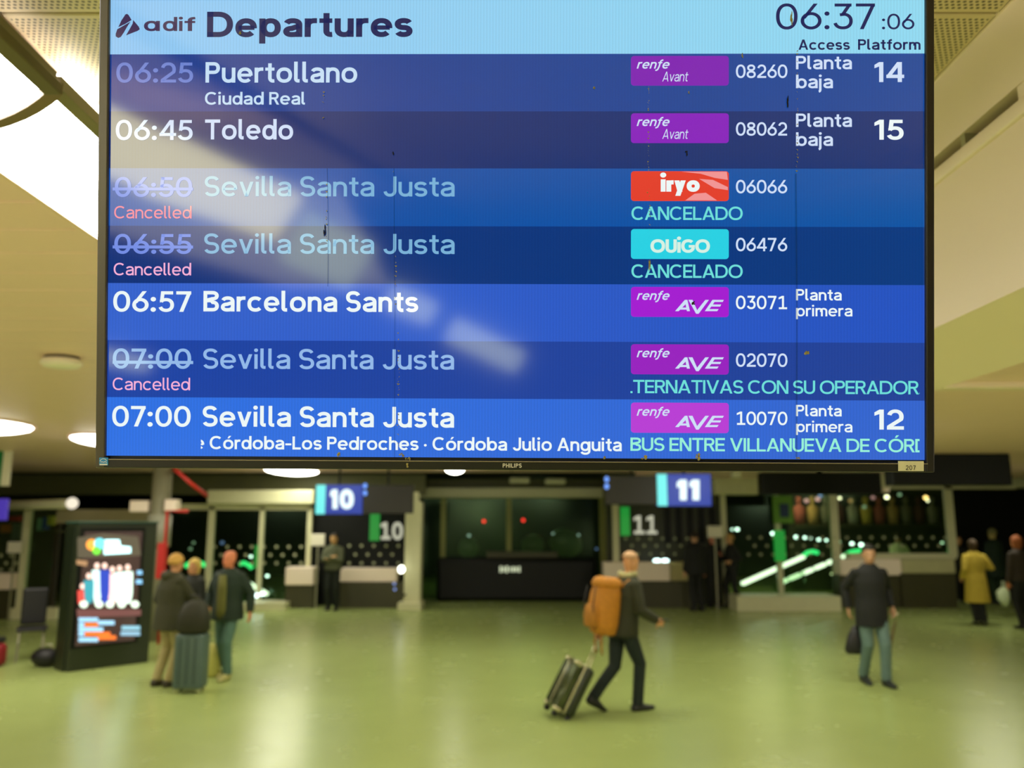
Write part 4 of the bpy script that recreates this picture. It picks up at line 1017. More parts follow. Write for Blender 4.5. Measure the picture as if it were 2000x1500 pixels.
# ------------------------------------------------------------------ people
def remesh(o, vox, smooth_it=2):
    md = o.modifiers.new('r', 'REMESH'); md.mode = 'VOXEL'; md.voxel_size = vox
    ms = o.modifiers.new('s', 'SMOOTH'); ms.iterations = smooth_it; ms.factor = .5
    dgr = bpy.context.evaluated_depsgraph_get(); ev = o.evaluated_get(dgr)
    me = bpy.data.meshes.new_from_object(ev); o.modifiers.clear(); old = o.data; o.data = me; bpy.data.meshes.remove(old)
    for p in me.polygons: p.use_smooth = True
def ik(a, c, l1, l2, pole):
    a, c, pole = Vector(a), Vector(c), Vector(pole)
    d = c - a; L = min(d.length, (l1 + l2) * .999); dn = d.normalized()
    x = (l1 * l1 - l2 * l2 + L * L) / (2 * L); hh = math.sqrt(max(0, l1 * l1 - x * x))
    pn = (pole - dn * pole.dot(dn)).normalized()
    return a + dn * x + pn * hh, a + dn * L
def hand(bm, wrist, dirv, palm_n, side, curl=.5, k=1.0):
    """palm, four unequal bent fingers and a thumb leaving the side of the palm"""
    d = Vector(dirv).normalized(); n = Vector(palm_n); n = (n - d * n.dot(d)).normalized(); s = d.cross(n) * side
    w = Vector(wrist); M = Matrix((s, d, n)).transposed()
    ellipsoid(bm, w + d * .045 * k, (.042 * k, .055 * k, .018 * k), M, 12, 8)
    for i, (off, ln) in enumerate(((-.030, .070), (-.010, .080), (.010, .074), (.029, .058))):
        p0 = w + d * .075 * k + s * off * k; c1 = curl * 1.0; pts = [p0 - d * .03 * k, p0]; dd = d.copy()
        for j, fr in enumerate((.45, .32, .23)):
            ang = c1 * (.6 + .5 * j); dd = (dd * math.cos(ang) + n * math.sin(ang)).normalized(); pts.append(pts[-1] + dd * ln * fr * k)
        tube(bm, pts, [.010 * k, .0095 * k, .009 * k, .0085 * k, .007 * k], 7)
    p0 = w + d * .025 * k - s * .035 * k; td = (d * .6 - s * .7 + n * .35).normalized()
    tube(bm, [p0 + s * .015 * k, p0 + td * .03 * k, p0 + (td + d * .3).normalized() * .062 * k], [.013 * k, .0115 * k, .009 * k], 7)
def person(label, loc, rz, H=1.75, lean=0.0, feet=((-.1, 0), (.1, 0)), footup=(0, 0), hands=((-.27, .05, .82), (.27, .05, .82)), pole=(0, -1, -.2),
           head_yaw=0., head_pitch=0., top=(30, 34, 20), legs=(40, 50, 60), shoe=(24, 22, 18), hair=(60, 45, 30), skin=(200, 150, 110), style='jacket', hairstyle='short',
           hem=.84, vox=.011, bulk=1.0, open_front=None, scarf=None, knee_dir=(0, 1, 0), curl=.5, dz=0.0, hood=False):
    k = H / 1.75
    t = thing('person', label, 'person', loc, rz)
    fl = [Vector((f[0], f[1], (f[2] if len(f) > 2 else 0))) for f in feet]
    hipz = .92 - dz
    ly = lambda z: lean * (z - .92)
    hip = [Vector((-.09, 0, hipz)), Vector((.09, 0, hipz))]
    knees, ankles = [], []
    for i in range(2):
        an = fl[i] + Vector((0, -.03, .09)) + Vector((0, -.02, .10 * footup[i]))
        kn, an = ik(hip[i], an, .43, .42, knee_dir); knees.append(kn); ankles.append(an)
    sh = [Vector((-.172, ly(1.40), 1.40 - dz)), Vector((.172, ly(1.40), 1.40 - dz))]
    el, wr = [], []
    for i in range(2):
        sx = (-1, 1)[i]; pl = pole[i] if isinstance(pole[0], tuple) else (pole[0] + sx * .25, pole[1], pole[2])
        e_, w_ = ik(sh[i], hands[i], .29, .26, pl); el.append(e_); wr.append(w_)
    hd = Vector((0, ly(1.62) + .02 + .03 * lean, 1.625 - dz))
    Mh = Matrix.Rotation(head_yaw, 3, 'Z') @ Matrix.Rotation(-head_pitch, 3, 'X')
    # body: one continuous surface
    bm = bmesh.new()
    X, Yv = Vector((1, 0, 0)), Vector((0, 1, 0))
    def tor(z, rx, ry, g=1.0): return (Vector((0, ly(z), z - dz)), X * rx * g, Yv * ry * g)
    loft(bm, [tor(.86, .13, .09), tor(.93, .165, .11), tor(1.05, .145, .10), tor(1.25, .165, .11), tor(1.38, .17, .10), tor(1.45, .11, .08), tor(1.49, .06, .06)], 14)
    tube(bm, [Vector((0, ly(1.44), 1.44 - dz)), hd + Vector((0, -.01, -.08))], [.06, .055], 12)
    def H3(x, y_, z): return hd + Mh @ Vector((x, y_, z))
    XX, YY = Mh @ X, Mh @ Yv
    loft(bm, [(H3(0, .02, -.125), XX * .028, YY * .03), (H3(0, .022, -.105), XX * .048, YY * .055), (H3(0, .012, -.06), XX * .064, YY * .08), (H3(0, .0, -.01), XX * .073, YY * .093),
              (H3(0, -.005, .045), XX * .077, YY * .098), (H3(0, -.01, .085), XX * .068, YY * .085), (H3(0, -.012, .112), XX * .045, YY * .058), (H3(0, -.012, .122), XX * .018, YY * .022)], 16)
    loft(bm, [(H3(0, .088, -.045), XX * .016, YY * .022), (H3(0, .098, -.03), XX * .013, YY * .022), (H3(0, .09, .0), XX * .009, YY * .012), (H3(0, .085, .012), XX * .006, YY * .008)], 8)
    for s in (-1, 1): ellipsoid(bm, H3(s * .077, -.01, -.015), (.012, .018, .032), Mh, 8, 6)
    ellipsoid(bm, H3(0, .082, -.075), (.026, .012, .009), Mh, 8, 6)
    for i in range(2):
        tube(bm, [sh[i], el[i], wr[i]], [.052, .042, .028], 10)
        ellipsoid(bm, sh[i], (.06, .055, .055), None, 10, 8)
        d = (wr[i] - el[i]).normalized()
        hand(bm, wr[i], d, Vector((-(-1, 1)[i], .2, 0)), (-1, 1)[i], curl)
        tube(bm, [hip[i] + Vector((0, 0, .03)), hip[i].lerp(knees[i], .5), knees[i], knees[i].lerp(ankles[i], .35), ankles[i]], [.088, .076, .055, .055, .036], 12)
        fd = Vector((.03 * (-1, 1)[i], 1, -footup[i] * .75)).normalized()
        tube(bm, [ankles[i] - fd * .03 + Vector((0, 0, -.06)), ankles[i] + fd * .10 + Vector((0, 0, -.065)), ankles[i] + fd * .17 + Vector((0, 0, -.068))], [.022, .02, .012], 8)
    body = obj('body', bm, mat('skin_%d_%d_%d' % skin, rgb(*skin), .55), t, True); remesh(body, vox)
    body.scale = (k, k, k)
    parts = [body]
    def cloth(name, bm, col, rough=.8, v=None, lb=None):
        o = obj(name, bm, mat('cloth_%d_%d_%d' % tuple(col), rgb(*col), rough, noise=.18, scale=14, bump=.3), t, True, label=lb)
        remesh(o, v or vox * 1.15, 2); o.scale = (k, k, k); parts.append(o); return o
    # trousers
    bm = bmesh.new()
    loft(bm, [tor(.80, .15, .10), tor(.87, .178, .125), tor(.96, .175, .122), tor(1.02, .155, .11)], 14)
    for i in range(2):
        tube(bm, [hip[i] + Vector((0, 0, .04)), hip[i].lerp(knees[i], .5), knees[i], knees[i].lerp(ankles[i], .5), ankles[i] + (knees[i] - ankles[i]).normalized() * .0 + Vector((0, 0, -.015))], [.090, .088, .073, .066, .064], 12)
    cloth('trousers', bm, legs)
    # upper garment
    bm = bmesh.new(); B = bulk
    if style == 'coat':
        R_ = [tor(hem, .25, .20, B), tor(hem + .2, .235, .185, B), tor(.93, .21, .16, B), tor(1.08, .185, .14, B), tor(1.28, .205, .145, B), tor(1.40, .195, .125, B), tor(1.47, .12, .10, B), tor(1.51, .075, .075)]
    else:
        R_ = [tor(hem, .212, .17, B), tor(.93, .208, .16, B), tor(1.08, .19, .145, B), tor(1.28, .21, .15, B), tor(1.40, .198, .128, B), tor(1.47, .12, .10, B), tor(1.51, .075, .075)]
    loft(bm, R_, 18)
    for i in range(2):
        tube(bm, [sh[i] + Vector((0, 0, -.0)), sh[i].lerp(el[i], .5), el[i], el[i].lerp(wr[i], .5), wr[i] - (wr[i] - el[i]).normalized() * .005], [.068 * B, .068 * B, .060 * B, .055 * B, .046 * B], 12)
        ellipsoid(bm, sh[i] + Vector((0, 0, -.008)), (.070 * B, .070 * B, .064 * B), None, 12, 8)
    if hood: ellipsoid(bm, Vector((0, ly(1.45) - .09, 1.46 - dz)), (.12, .09, .075), None, 12, 8)
    cloth('coat' if style == 'coat' else 'jacket', bm, top)
    if open_front:
        bm = bmesh.new()
        loft(bm, [tor(.80, .07, .02), tor(.95, .075, .02), tor(1.2, .075, .02), tor(1.42, .06, .02)], 10)
        for v in bm.verts: v.co.y += .148 * B
        o = obj('shirt', bm, mat('cloth_%d_%d_%d' % open_front, rgb(*open_front), .8, noise=.1), t, True, label='shirt showing in the open front'); o.scale = (k, k, k)
    if scarf:
        bm = bmesh.new(); tube(bm, [Vector((.085 * math.cos(a), ly(1.5) + .08 * math.sin(a), 1.50 - dz + .01 * math.sin(2 * a))) for a in [i * PI / 6 for i in range(13)]], .035, 8)
        o = obj('scarf', bm, mat('cloth_%d_%d_%d' % scarf, rgb(*scarf), .9), t, True); o.scale = (k, k, k)
    # shoes
    for i in range(2):
        fd = Vector((.03 * (-1, 1)[i], 1, -footup[i] * .75)).normalized(); up = Vector((0, 0, 1)); up = (up - fd * up.dot(fd)).normalized(); sd = fd.cross(up)
        A = ankles[i] + Vector((0, 0, -.048))
        bm = bmesh.new()
        loft(bm, [(A - fd * .075 + up * .0, sd * .028, up * .035), (A - fd * .04, sd * .045, up * .055), (A + fd * .04 + up * .002, sd * .048, up * .052), (A + fd * .13 - up * .014, sd * .048, up * .030), (A + fd * .19 - up * .02, sd * .036, up * .022), (A + fd * .215 - up * .022, sd * .015, up * .012)], 12, .8)
        o = obj('shoe', bm, mat('shoe_%d_%d_%d' % shoe, rgb(*shoe), .5), t, True); o.scale = (k, k, k)
    # hair
    if hairstyle != 'bald':
        bm = bmesh.new(); rr = bmesh.ops.create_uvsphere(bm, u_segments=20, v_segments=14, radius=1)
        low = {'short': -.35, 'fringe': -.62, 'long': -1.0, 'crown': .1}[hairstyle]
        for v in list(bm.verts):
            f = v.co.y
            lim = low + (.68 if hairstyle != 'long' else 1.5) * max(0, f) ** .7
            if v.co.z < lim: bm.verts.remove(v)
        for v in bm.verts:
            z = v.co.z; ln = 1.0
            if hairstyle == 'long' and z < -.2: ln = 1.0 + (-.2 - z) * 1.6
            v.co = H3(v.co.x * .091, v.co.y * .113 - .012, v.co.z * .112 * ln + .026)
        bmesh.ops.solidify(bm, geom=bm.faces[:], thickness=.008)
        o = obj('hair', bm, mat('hair_%d_%d_%d' % hair, rgb(*hair), .7, noise=.25, scale=60), t, True); o.scale = (k, k, k)
    for s in (-1, 1):
        bm = bmesh.new(); ellipsoid(bm, H3(s * .03, .086, .005), (.011, .006, .006), Mh, 8, 6)
        o = obj('eye', bm, mat('eye_dark', rgb(30, 24, 20), .3), t, True); o.scale = (k, k, k)
    bm = bmesh.new(); ellipsoid(bm, H3(0, .094, -.076), (.022, .004, .004), Mh, 8, 6)
    o = obj('mouth', bm, mat('mouth_red', rgb(130, 60, 50), .5), t, True); o.scale = (k, k, k)
    t['_j'] = 0; del t['_j']
    return t, dict(k=k, sh=sh, wr=wr, el=el, hd=hd, ankles=ankles)
def foot_at(px, py): return Pz(px, py, 0)
def wl(t, v):  # local -> world
    return Vector(t.location) + Matrix.Rotation(t.rotation_euler.z, 3, 'Z') @ Vector(v)

# man with backpack and wheeled case
pf = foot_at(1218, 1388)
man1, J1 = person('grey haired man in dark green jacket walking right under an orange backpack', (pf.x, pf.y, 0), -math.radians(66), 1.70, lean=.16,
       feet=((-.07, -.30), (.07, .19)), footup=(.75, -.1), hands=((-.25, -.14, .84), (.24, .31, .98)), pole=((-.3, -1, -.1), (.5, -1, -.6)), head_yaw=.1, head_pitch=.22,
       top=(42, 44, 20), legs=(16, 30, 24), shoe=(22, 26, 16), hair=(190, 150, 110), skin=(206, 150, 104), hairstyle='crown', vox=.008, bulk=1.08, scarf=(176, 170, 120), dz=.03, hood=False)
t = thing('phone', 'small black phone in the hand of the backpack wearer', 'phone', tuple(wl(man1, (J1['wr'][1] + (J1['wr'][1] - J1['el'][1]).normalized() * .07) * J1['k'] + Vector((0, .0, .01)))), man1.rotation_euler.z)
obj('phone_body', box(-.035, -.05, .01, .035, .09, .02, bev=.004), m_black, t)
# backpack
bp = thing('backpack', 'bulging orange travel backpack worn by the walking man', 'backpack', tuple(wl(man1, (0, .06, .0))), man1.rotation_euler.z)
m_or = mat('orange_canvas', rgb(190, 124, 28), .7, noise=.3, scale=20, bump=.3); m_or2 = mat('ochre_canvas', rgb(170, 112, 28), .75, noise=.2, scale=20, bump=.3)
Mb = Matrix.Translation((0, -.30, .80)) @ Matrix.Rotation(-.12, 4, 'X')
b = bmesh.new()
def br(z, rx, ry, oy=0): return (Mb @ Vector((0, oy, z)), Mb.to_3x3() @ Vector((rx, 0, 0)), Mb.to_3x3() @ Vector((0, ry, 0)))
loft(b, [br(.0, .10, .08), br(.02, .145, .12), br(.12, .165, .15, -.01), br(.3, .17, .16, -.015), br(.45, .16, .15, -.005), br(.54, .14, .12), br(.57, .09, .07)], 20, .75)
obj('pack_body', b, m_or, bp, True)
b = bmesh.new(); loft(b, [br(.07, .09, .035, -.155), br(.09, .115, .05, -.158), br(.2, .12, .055, -.165), br(.29, .11, .045, -.165), br(.31, .08, .03, -.16)], 16, .75); obj('front_pocket', b, m_or2, bp, True)
b = bmesh.new(); loft(b, [br(.50, .15, .13, -.01), br(.53, .165, .15, -.01), br(.59, .15, .135, -.0), br(.615, .10, .09)], 18, .75); obj('top_lid', b, m_or, bp, True)
for s in (-1, 1):
    b = bmesh.new(); tube(b, [Mb @ Vector(p) for p in ((s * .1, .12, .52), (s * .12, .2, .60), (s * .13, .32, .58), (s * .14, .38, .42), (s * .13, .32, .25), (s * .12, .16, .1))], .018, 8); obj('shoulder_strap', b, m_or2, bp, True)
    b = bmesh.new(); tube(b, [Mb @ Vector(p) for p in ((s * .07, -.06, .02), (s * .07, -.05, -.1), (s * .065, -.03, -.2))], .010, 6); obj('dangling_strap', b, m_or2, bp, True)
    b = bmesh.new(); tube(b, [Mb @ Vector(p) for p in ((s * .09, -.19, .5), (s * .1, -.21, .3), (s * .09, -.16, .06))], .007, 6); obj('compression_strap', b, MATS['seat_black'], bp, True)
b = bmesh.new(); loft(b, [(wl_ , Vector((.16, 0, 0)), Vector((0, .14, 0))) for wl_ in (Mb @ Vector((0, .22, .0)), Mb @ Vector((0, .22, .05)))], 20); obj('hip_belt', b, MATS['seat_black'], bp, True)
# suitcase pulled
m_shell = mat('shell_olive', rgb(70, 78, 46), .16, .5, noise=.5, scale=9); m_alu = mat('alu_edge', rgb(190, 186, 150), .25, .8)
pw = foot_at(1088, 1400)
cs = thing('suitcase', 'shiny olive hard shell suitcase tilted on two wheels, pulled by the backpack wearer', 'suitcase', (pw.x, pw.y, .035), math.radians(14))
Mc = Matrix.Rotation(math.radians(29), 4, 'Y')
def cbox(name, x0, y0, z0, x1, y1, z1, m, bev=.0, seg=3, par=cs, sm=True, **k2):
    b = bmesh.new(); bx(b, x0, y0, z0, x1, y1, z1, bev=bev, seg=seg, M=Mc.to_4x4()); return obj(name, b, m, par, sm, **k2)
cbox('shell_half', -.125, -.18, .03, -.008, .18, .56, m_shell, .045); cbox('shell_half', .008, -.18, .03, .125, .18, .56, mat('shell_dark', rgb(40, 48, 26), .3, .2), .045)
cbox('seam_band', -.012, -.182, .035, .012, .182, .562, m_alu, .008)
for i in range(5): cbox('rib', -.132, -.14 + i * .07 - .008, .07, -.12, -.14 + i * .07 + .008, .52, m_alu if i == 2 else m_shell, .004)
for s in (-1, 1):
    cbox('corner_guard', -.13, s * .15 - .035, .52, -.03, s * .15 + .035, .57, m_alu, .02)
    cbox('corner_guard', -.13, s * .15 - .035, .02, -.03, s * .15 + .035, .07, m_alu, .02)
    for xx in (-.08, .08):
        b = bmesh.new(); q = Mc @ Vector((xx, s * .14, .0)); tube(b, [q + Vector((0, -.015, 0)), q + Vector((0, .015, 0))], .033, 14); obj('wheel', b, MATS['seat_black'], cs, True)
hw = wl(man1, J1['wr'][0] * J1['k'] + Vector((0, 0, -.07)))
Rcs = Matrix.Rotation(-cs.rotation_euler.z, 3, 'Z')
hl = Rcs @ (hw - Vector(cs.location))
for s in (-1, 1):
    b = bmesh.new(); tube(b, [Mc @ Vector((.09, s * .05, .5)), hl + Vector((0, s * .05, 0))], .009, 8); obj('handle_rod', b, m_alu, cs, True)
b = bmesh.new(); tube(b, [hl + Vector((0, -.065, 0)), hl + Vector((0, .065, 0))], .016, 10); obj('pull_handle', b, m_alu, cs, True)

# man in black jacket, right
pf = foot_at(1712, 1338)
man2, J2 = person('dark haired man in black jacket and blue jeans walking towards the screen', (pf.x, pf.y, 0), PI + .05, 1.72, lean=.03,
       feet=((-.09, .14), (.09, -.10)), footup=(0, .2), hands=((-.30, -.04, .95), (.25, -.12, .93)), pole=((-.5, -1, 0), (.5, -1, 0)), head_yaw=-.25, head_pitch=.12,
       top=(16, 18, 16), legs=(92, 116, 110), shoe=(24, 32, 26), hair=(22, 20, 14), skin=(184, 140, 104), vox=.008, hem=.72, bulk=.98, hairstyle='short')
q = wl(man2, J2['wr'][1] * J2['k'])
t = thing('handbag', 'black shoulder bag hanging beside the man in the black jacket', 'bag', (foot_at(1684, 1340).x + .03, man2.location.y + .1, .36))
b = bmesh.new(); loft(b, [((0, 0, 0), (.13, 0, 0), (0, .06, 0)), ((0, 0, .05), (.15, 0, 0), (0, .08, 0)), ((.02, 0, .22), (.12, 0, 0), (0, .07, 0)), ((.03, 0, .34), (.06, 0, 0), (0, .04, 0))], 16, .8); obj('bag_body', b, MATS['seat_black'], t, True)
b = bmesh.new(); tube(b, [(.03, 0, .32), (.02, 0, .5), (.05, -.02, .62), (.1, -.04, .66)], .012); obj('strap', b, m_or2, t, True)
t2 = thing('umbrella', 'slim brown folded umbrella beside the black bag', 'umbrella', (foot_at(1660, 1300).x + .02, man2.location.y + .1, .14))
b = bmesh.new(); tube(b, [(-.06, 0, .0), (.0, 0, .35), (.08, 0, .62)], [.012, .022, .012]); obj('canopy', b, mat('umbrella_brown', rgb(110, 96, 50), .7), t2, True)
b = bmesh.new(); tube(b, [(.08, 0, .62), (.10, 0, .70), (.14, 0, .72)], .01); obj('handle', b, m_alu, t2, True)

# couple at left
pf = foot_at(322, 1340)
pA, JA = person('man in dark olive jacket and beige trousers standing by the kiosk, seen from behind', (pf.x, pf.y, 0), -math.radians(38), 1.60, lean=.04,
       feet=((-.1, -.02), (.1, .04)), hands=((-.24, .14, .95), (.2, .40, 1.02)), top=(50, 50, 24), legs=(160, 148, 98), shoe=(50, 44, 22), hair=(196, 150, 70), skin=(196, 140, 96), vox=.009, hem=.74, bulk=1.14, hairstyle='fringe', hood=True, head_pitch=.15)
pf = foot_at(437, 1326)
pB, JB = person('bald man in open dark green jacket and jeans facing the olive jacket man', (pf.x, pf.y, 0), PI - .25, 1.63, feet=((-.08, .1), (.1, -.16)), footup=(0, .25), hands=((-.33, -.04, .90), (.30, .05, .93)), head_yaw=-.3, pole=((-.9, -1, 0), (.9, -1, 0)),
       top=(22, 40, 24), legs=(78, 110, 96), shoe=(170, 164, 100), hair=(80, 60, 40), skin=(206, 124, 84), vox=.009, hem=.80, bulk=1.12, hairstyle='bald', open_front=(96, 96, 36))
pf = foot_at(368, 1312)
pC, JC = person('blond person in black behind the olive jacket man', (pf.x, pf.y, 0), math.radians(150), 1.50, hands=((-.2, .2, .95), (.22, .22, .98)), top=(22, 26, 14), legs=(36, 36, 18), shoe=(30, 30, 16), hair=(206, 176, 90), skin=(196, 140, 96), vox=.011, hem=.74, hairstyle='long')
# their suitcase with black bag on top
pc = foot_at(370, 1352)
t = thing('suitcase', 'blue grey upright suitcase on small wheels between the two men at left', 'suitcase', (pc.x, pc.y, 0))
m_sc = mat('case_blue', rgb(76, 96, 88), .5, noise=.1)
obj('shell', box(-.175, -.12, .05, .175, .12, .68, bev=.035, seg=4), m_sc, t, True)
for i in range(3): obj('rib', box(-.11 + i * .09, -.128, .1, -.09 + i * .09, -.118, .64, bev=.004), mat('case_dark', rgb(56, 74, 70), .5), t)
for s in (-1, 1):
    b = bmesh.new(); tube(b, [(s * .13, -.08, .028), (s * .13, -.05, .028)], .028, 12); obj('wheel', b, mat('wheel_pale', rgb(170, 178, 120), .5), t, True)
    b = bmesh.new(); tube(b, [(s * .13, .08, .028), (s * .13, .05, .028)], .028, 12); obj('wheel', b, MATS['wheel_pale'], t, True)
    b = bmesh.new(); tube(b, [(s * .07, .08, .66), (s * .07, .08, 1.02)], .008, 8); obj('handle_rod', b, m_alu, t, True)
b = bmesh.new(); tube(b, [(-.08, .08, 1.02), (.08, .08, 1.02)], .014, 8); obj('pull_handle', b, MATS['seat_black'], t, True)
t = thing('travel_bag', 'soft black bag resting on top of the blue grey suitcase', 'bag', (pc.x + .01, pc.y - .02, .685))
b = bmesh.new(); loft(b, [((0, 0, 0), (.16, 0, 0), (0, .10, 0)), ((0, 0, .04), (.19, 0, 0), (0, .12, 0)), ((0, 0, .2), (.185, 0, 0), (0, .12, 0)), ((.01, 0, .33), (.14, 0, 0), (0, .09, 0)), ((.01, 0, .38), (.06, 0, 0), (0, .05, 0))], 18, .75); obj('bag_body', b, mat('bag_olive', rgb(34, 34, 12), .7), t, True)
b = bmesh.new(); tube(b, [(-.06, 0, .35), (-.05, 0, .44), (.05, 0, .44), (.06, 0, .35)], .01); obj('handle', b, MATS['seat_black'], t, True)
pc = foot_at(412, 1322)
t = thing('tote_bag', 'pale yellow tote bag on the floor between suitcase and jeans', 'bag', (pc.x, pc.y, 0))
b = bmesh.new(); loft(b, [((0, 0, 0), (.09, 0, 0), (0, .06, 0)), ((0, 0, .04), (.115, 0, 0), (0, .08, 0)), ((0, 0, .28), (.11, 0, 0), (0, .07, 0)), ((0, 0, .42), (.10, 0, 0), (0, .05, 0))], 18, .8); obj('bag_body', b, mat('tote_yellow', rgb(190, 186, 92), .7), t, True)
b = bmesh.new(); tube(b, [(-.06, 0, .41), (-.04, 0, .55), (.04, 0, .55), (.06, 0, .41)], .009); obj('handle', b, MATS['tote_yellow'], t, True)

def sp(label, px, py, rz, H, **k):
    f = foot_at(px, py); return person(label, (f.x, f.y, 0), rz, H, vox=.013, **k)
sp('person in grey top with crossed arms before the counter under sign 10', 648, 1192, PI - .1, 1.74, hands=((.02, .17, 1.18), (-.02, .20, 1.22)), pole=((-1, -.3, -.3), (1, -.3, -.3)), top=(84, 88, 62), legs=(18, 26, 16), hair=(50, 40, 26), skin=(206, 160, 100), hem=.92)
sp('leftmost of three people in black near the counter under sign 11, broad back turned', 1362, 1193, .3, 1.78, top=(14, 16, 10), legs=(16, 18, 12), hair=(40, 26, 16), hem=.80, bulk=1.15)
sp('middle of the three people in black, grey haired and facing the screen', 1396, 1186, PI, 1.72, hands=((-.15, .2, 1.25), (.25, .05, .85)), top=(16, 18, 12), legs=(18, 20, 14), hair=(150, 130, 100), skin=(206, 130, 100), hem=.80)
sp('rightmost of the three people in black, blond hair, turned left', 1432, 1187, math.radians(100), 1.72, hands=((-.2, .1, 1.1), (.2, .2, 1.2)), top=(18, 20, 14), legs=(18, 20, 14), hair=(190, 150, 80), skin=(200, 150, 100), hem=.95, feet=((-.08, -.1), (.08, .12)))
sp('staff member in white behind the window counter', 1762, 1170, -.9, 1.70, hands=((-.2, .35, 1.12), (.2, .38, 1.15)), top=(232, 240, 190), legs=(60, 60, 40), hair=(60, 50, 30), skin=(180, 140, 100), hem=.85)
sp('woman in long mustard yellow coat with her back turned at the right', 1914, 1221, -.1, 1.66, style='coat', hem=.46, hands=((-.24, .1, .95), (.28, .22, 1.18)), top=(190, 166, 56), legs=(18, 22, 16), shoe=(60, 66, 30), hair=(66, 48, 22), skin=(190, 140, 90), hairstyle='long', feet=((-.05, .04), (.06, -.05)))
sp('tall person in dark green coat right of the mustard coat', 1952, 1180, .2, 1.84, style='coat', hem=.62, top=(18, 40, 20), legs=(26, 50, 22), hair=(120, 116, 70), skin=(180, 160, 90), hairstyle='short')
sp('person in black half hidden left of the mustard coat', 1882, 1178, PI - .4, 1.66, top=(14, 18, 10), legs=(14, 18, 10), shoe=(130, 140, 100), hair=(70, 50, 26), skin=(200, 150, 100))
sp('person with reddish hair and dark clothes cut by the right edge', 2003, 1228, .3, 1.74, top=(46, 36, 22), legs=(14, 16, 10), hair=(150, 80, 30), skin=(190, 120, 70), hairstyle='long', hem=.9)
q = foot_at(1966, 1205)
t = thing('carrier_bag', 'crumpled white carrier bag between the dark green coat and the right edge', 'bag', (q.x, q.y, .22))
b = bmesh.new(); loft(b, [((0, 0, 0), (.05, 0, 0), (0, .05, 0)), ((-.02, 0, .14), (.13, 0, 0), (0, .08, 0)), ((-.03, 0, .3), (.14, 0, 0), (0, .08, 0)), ((0, 0, .4), (.06, 0, 0), (0, .04, 0))], 14); obj('bag_body', b, mat('bag_white', rgb(206, 220, 176), .5, noise=.2, scale=20), t, True)
b = bmesh.new(); tube(b, [(-.03, 0, .38), (-.02, 0, .52), (.02, 0, .52), (.03, 0, .38)], .01); obj('handle', b, MATS['bag_white'], t, True)

# ------------------------------------------------------------------ lights behind the viewer (mirrored in the screen)
rear = [((170, 258), 2.7, (300, 318), 3.05, .30), ((305, 320), 3.1, (560, 425), 4.2, .34), ((575, 462), 4.9, (705, 524), 5.5, .42), ((760, 578), 5.8, (845, 614), 6.2, .22), ((880, 643), 6.4, (1015, 708), 7.0, .24), ((180, 692), 3.4, (290, 714), 3.6, .08)]
for i, (p0, t0, p1, t1, wd) in enumerate(rear):
    A, B_ = mirror_pt(*p0, t0), mirror_pt(*p1, t1)
    t = thing('rear_light_panel', 'light panel number %s of the slanting row behind the viewer' % ('one', 'two', 'three', 'four', 'five', 'six')[i], 'ceiling light', tuple(A))
    d = (B_ - A); L = d.length; d.normalize(); up = Vector((0, 0, 1)); s = d.cross(Vector((0, 1, 0))).normalized(); n = d.cross(s).normalized()
    b = bmesh.new(); M3 = Matrix((d, n, s)).transposed().to_4x4()
    bx(b, 0, -.03, -wd / 2, L, .03, wd / 2, bev=.02, seg=2, M=M3); obj('panel', b, m_rear if i < 2 else m_rear2, t)
    c = d * L * .5; obj('hanger_rod', box(c.x - .004, c.y - .06, c.z, c.x + .004, c.y - .052, CZ - A.z), m_metal, t)

# added glowing sheet, stands for the lit ceiling mirrored in the screen
m_wash = emit('wash_glow', (1.0, .90, .66), 3.0, rough=.6)
A = mirror_pt(140, 130, 6.6); B_ = mirror_pt(520, 330, 7.6)
t = thing('rear_glow_sheet', 'glowing sheet added behind the viewer, mirrored as a pale wash in the screen', 'ceiling light', tuple(A))
pq = [mirror_pt(*p) for p in ((40, 60, 6.4), (330, 60, 7.0), (600, 250, 8.0), (760, 560, 9.0), (560, 560, 9.0), (40, 400, 6.4))]
b = bmesh.new(); f0 = [b.verts.new(p - Vector(A)) for p in pq]; f1 = [b.verts.new(p - Vector(A) + Vector((0, -.05, 0))) for p in pq]
b.faces.new(f0); b.faces.new(f1[::-1])
for i in range(6): b.faces.new((f0[i], f1[i], f1[(i + 1) % 6], f0[(i + 1) % 6]))
bmesh.ops.recalc_face_normals(b, faces=b.faces[:]); obj('panel', b, m_wash, t)
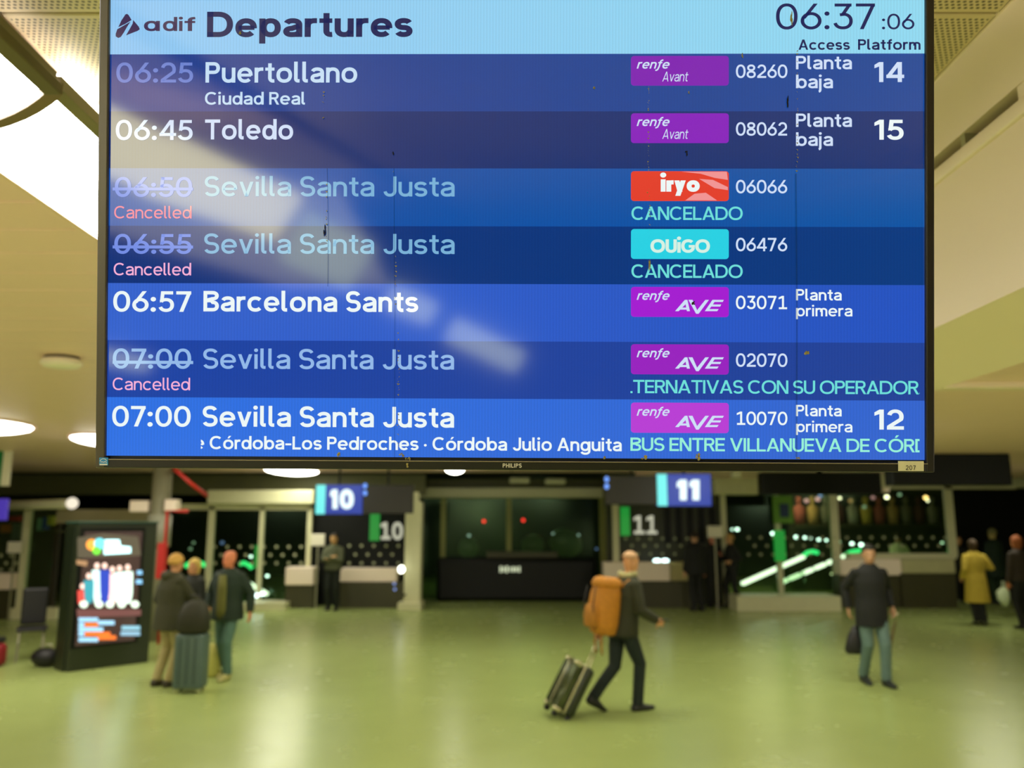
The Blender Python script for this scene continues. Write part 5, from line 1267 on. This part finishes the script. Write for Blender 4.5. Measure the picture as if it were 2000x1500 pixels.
# unseen fill lamps added beside and behind the viewer, brighter than the hall's
for x, y_, z in ((-5.2, 1.0, CZ), (-5.2, -4.5, CZ), (6.2, -3.0, 3.04), (6.4, 2.0, 3.04), (-9.5, 6.0, CZ), (10.5, 6.0, 3.04)):
    lens_lamp(x, y_, 1.6, 1.1, 'oval fill lamp added to the ceiling beside the viewer, outside the picture', m_lens_fill, 'added fill lamps beside the viewer', z)
for x in (-4.5, 0.5, 5.5):  # unseen lamps added to give the interior a green light
    lens_lamp(x, 26.5, 1.4, .8, 'dim green fill lamp added beyond the far glass', emit('lens_green_fill', (.6, 1, .45), 3.0), 'added fill lamps beyond the far glass', CZ)
lens_lamp(9.3, 16.6, 1.4, 1.0, 'fill lamp added out of sight behind the large black hanging board', None, None, 3.04)  # unseen lamp added to light the people at the right

lens_lamp(7.4, 23.7, 2.4, .6, 'fill lamp added over the shop shelf beyond the right glass', emit('lens_shop_fill', (1, .85, .55), 14.0), None, CZ)  # unseen lamp added to brighten the busts

# invented standing uplighters behind the viewer, added to warm and brighten the ceiling
for x, y_, lb in ((-4.6, -2.2, 'added fill light, bowl on a pole, left behind the viewer'), (4.8, -1.6, 'added fill light, bowl on a pole, right behind the viewer')):
    t = thing('fill_uplighter', lb, 'lamp', (x, y_, 0))
    b = bmesh.new(); tube(b, [(0, 0, 0), (0, 0, .75)], .03, 12); obj('pole', b, m_metal, t, True)
    b = bmesh.new(); tube(b, [(0, 0, 0), (0, 0, .02)], .25, 24); obj('base', b, m_metal, t)
    b = bmesh.new(); loft(b, [((0, 0, .72), (.1, 0, 0), (0, .1, 0)), ((0, 0, .85), (.42, 0, 0), (0, .42, 0)), ((0, 0, .90), (.45, 0, 0), (0, .45, 0))], 28); obj('bowl', b, m_metal, t)
    b = bmesh.new(); loft(b, [((0, 0, .903), (.42, 0, 0), (0, .42, 0)), ((0, 0, .915), (.40, 0, 0), (0, .40, 0))], 28); obj('lens', b, emit('uplight_fill', (1, .82, .66), 80.0), t)
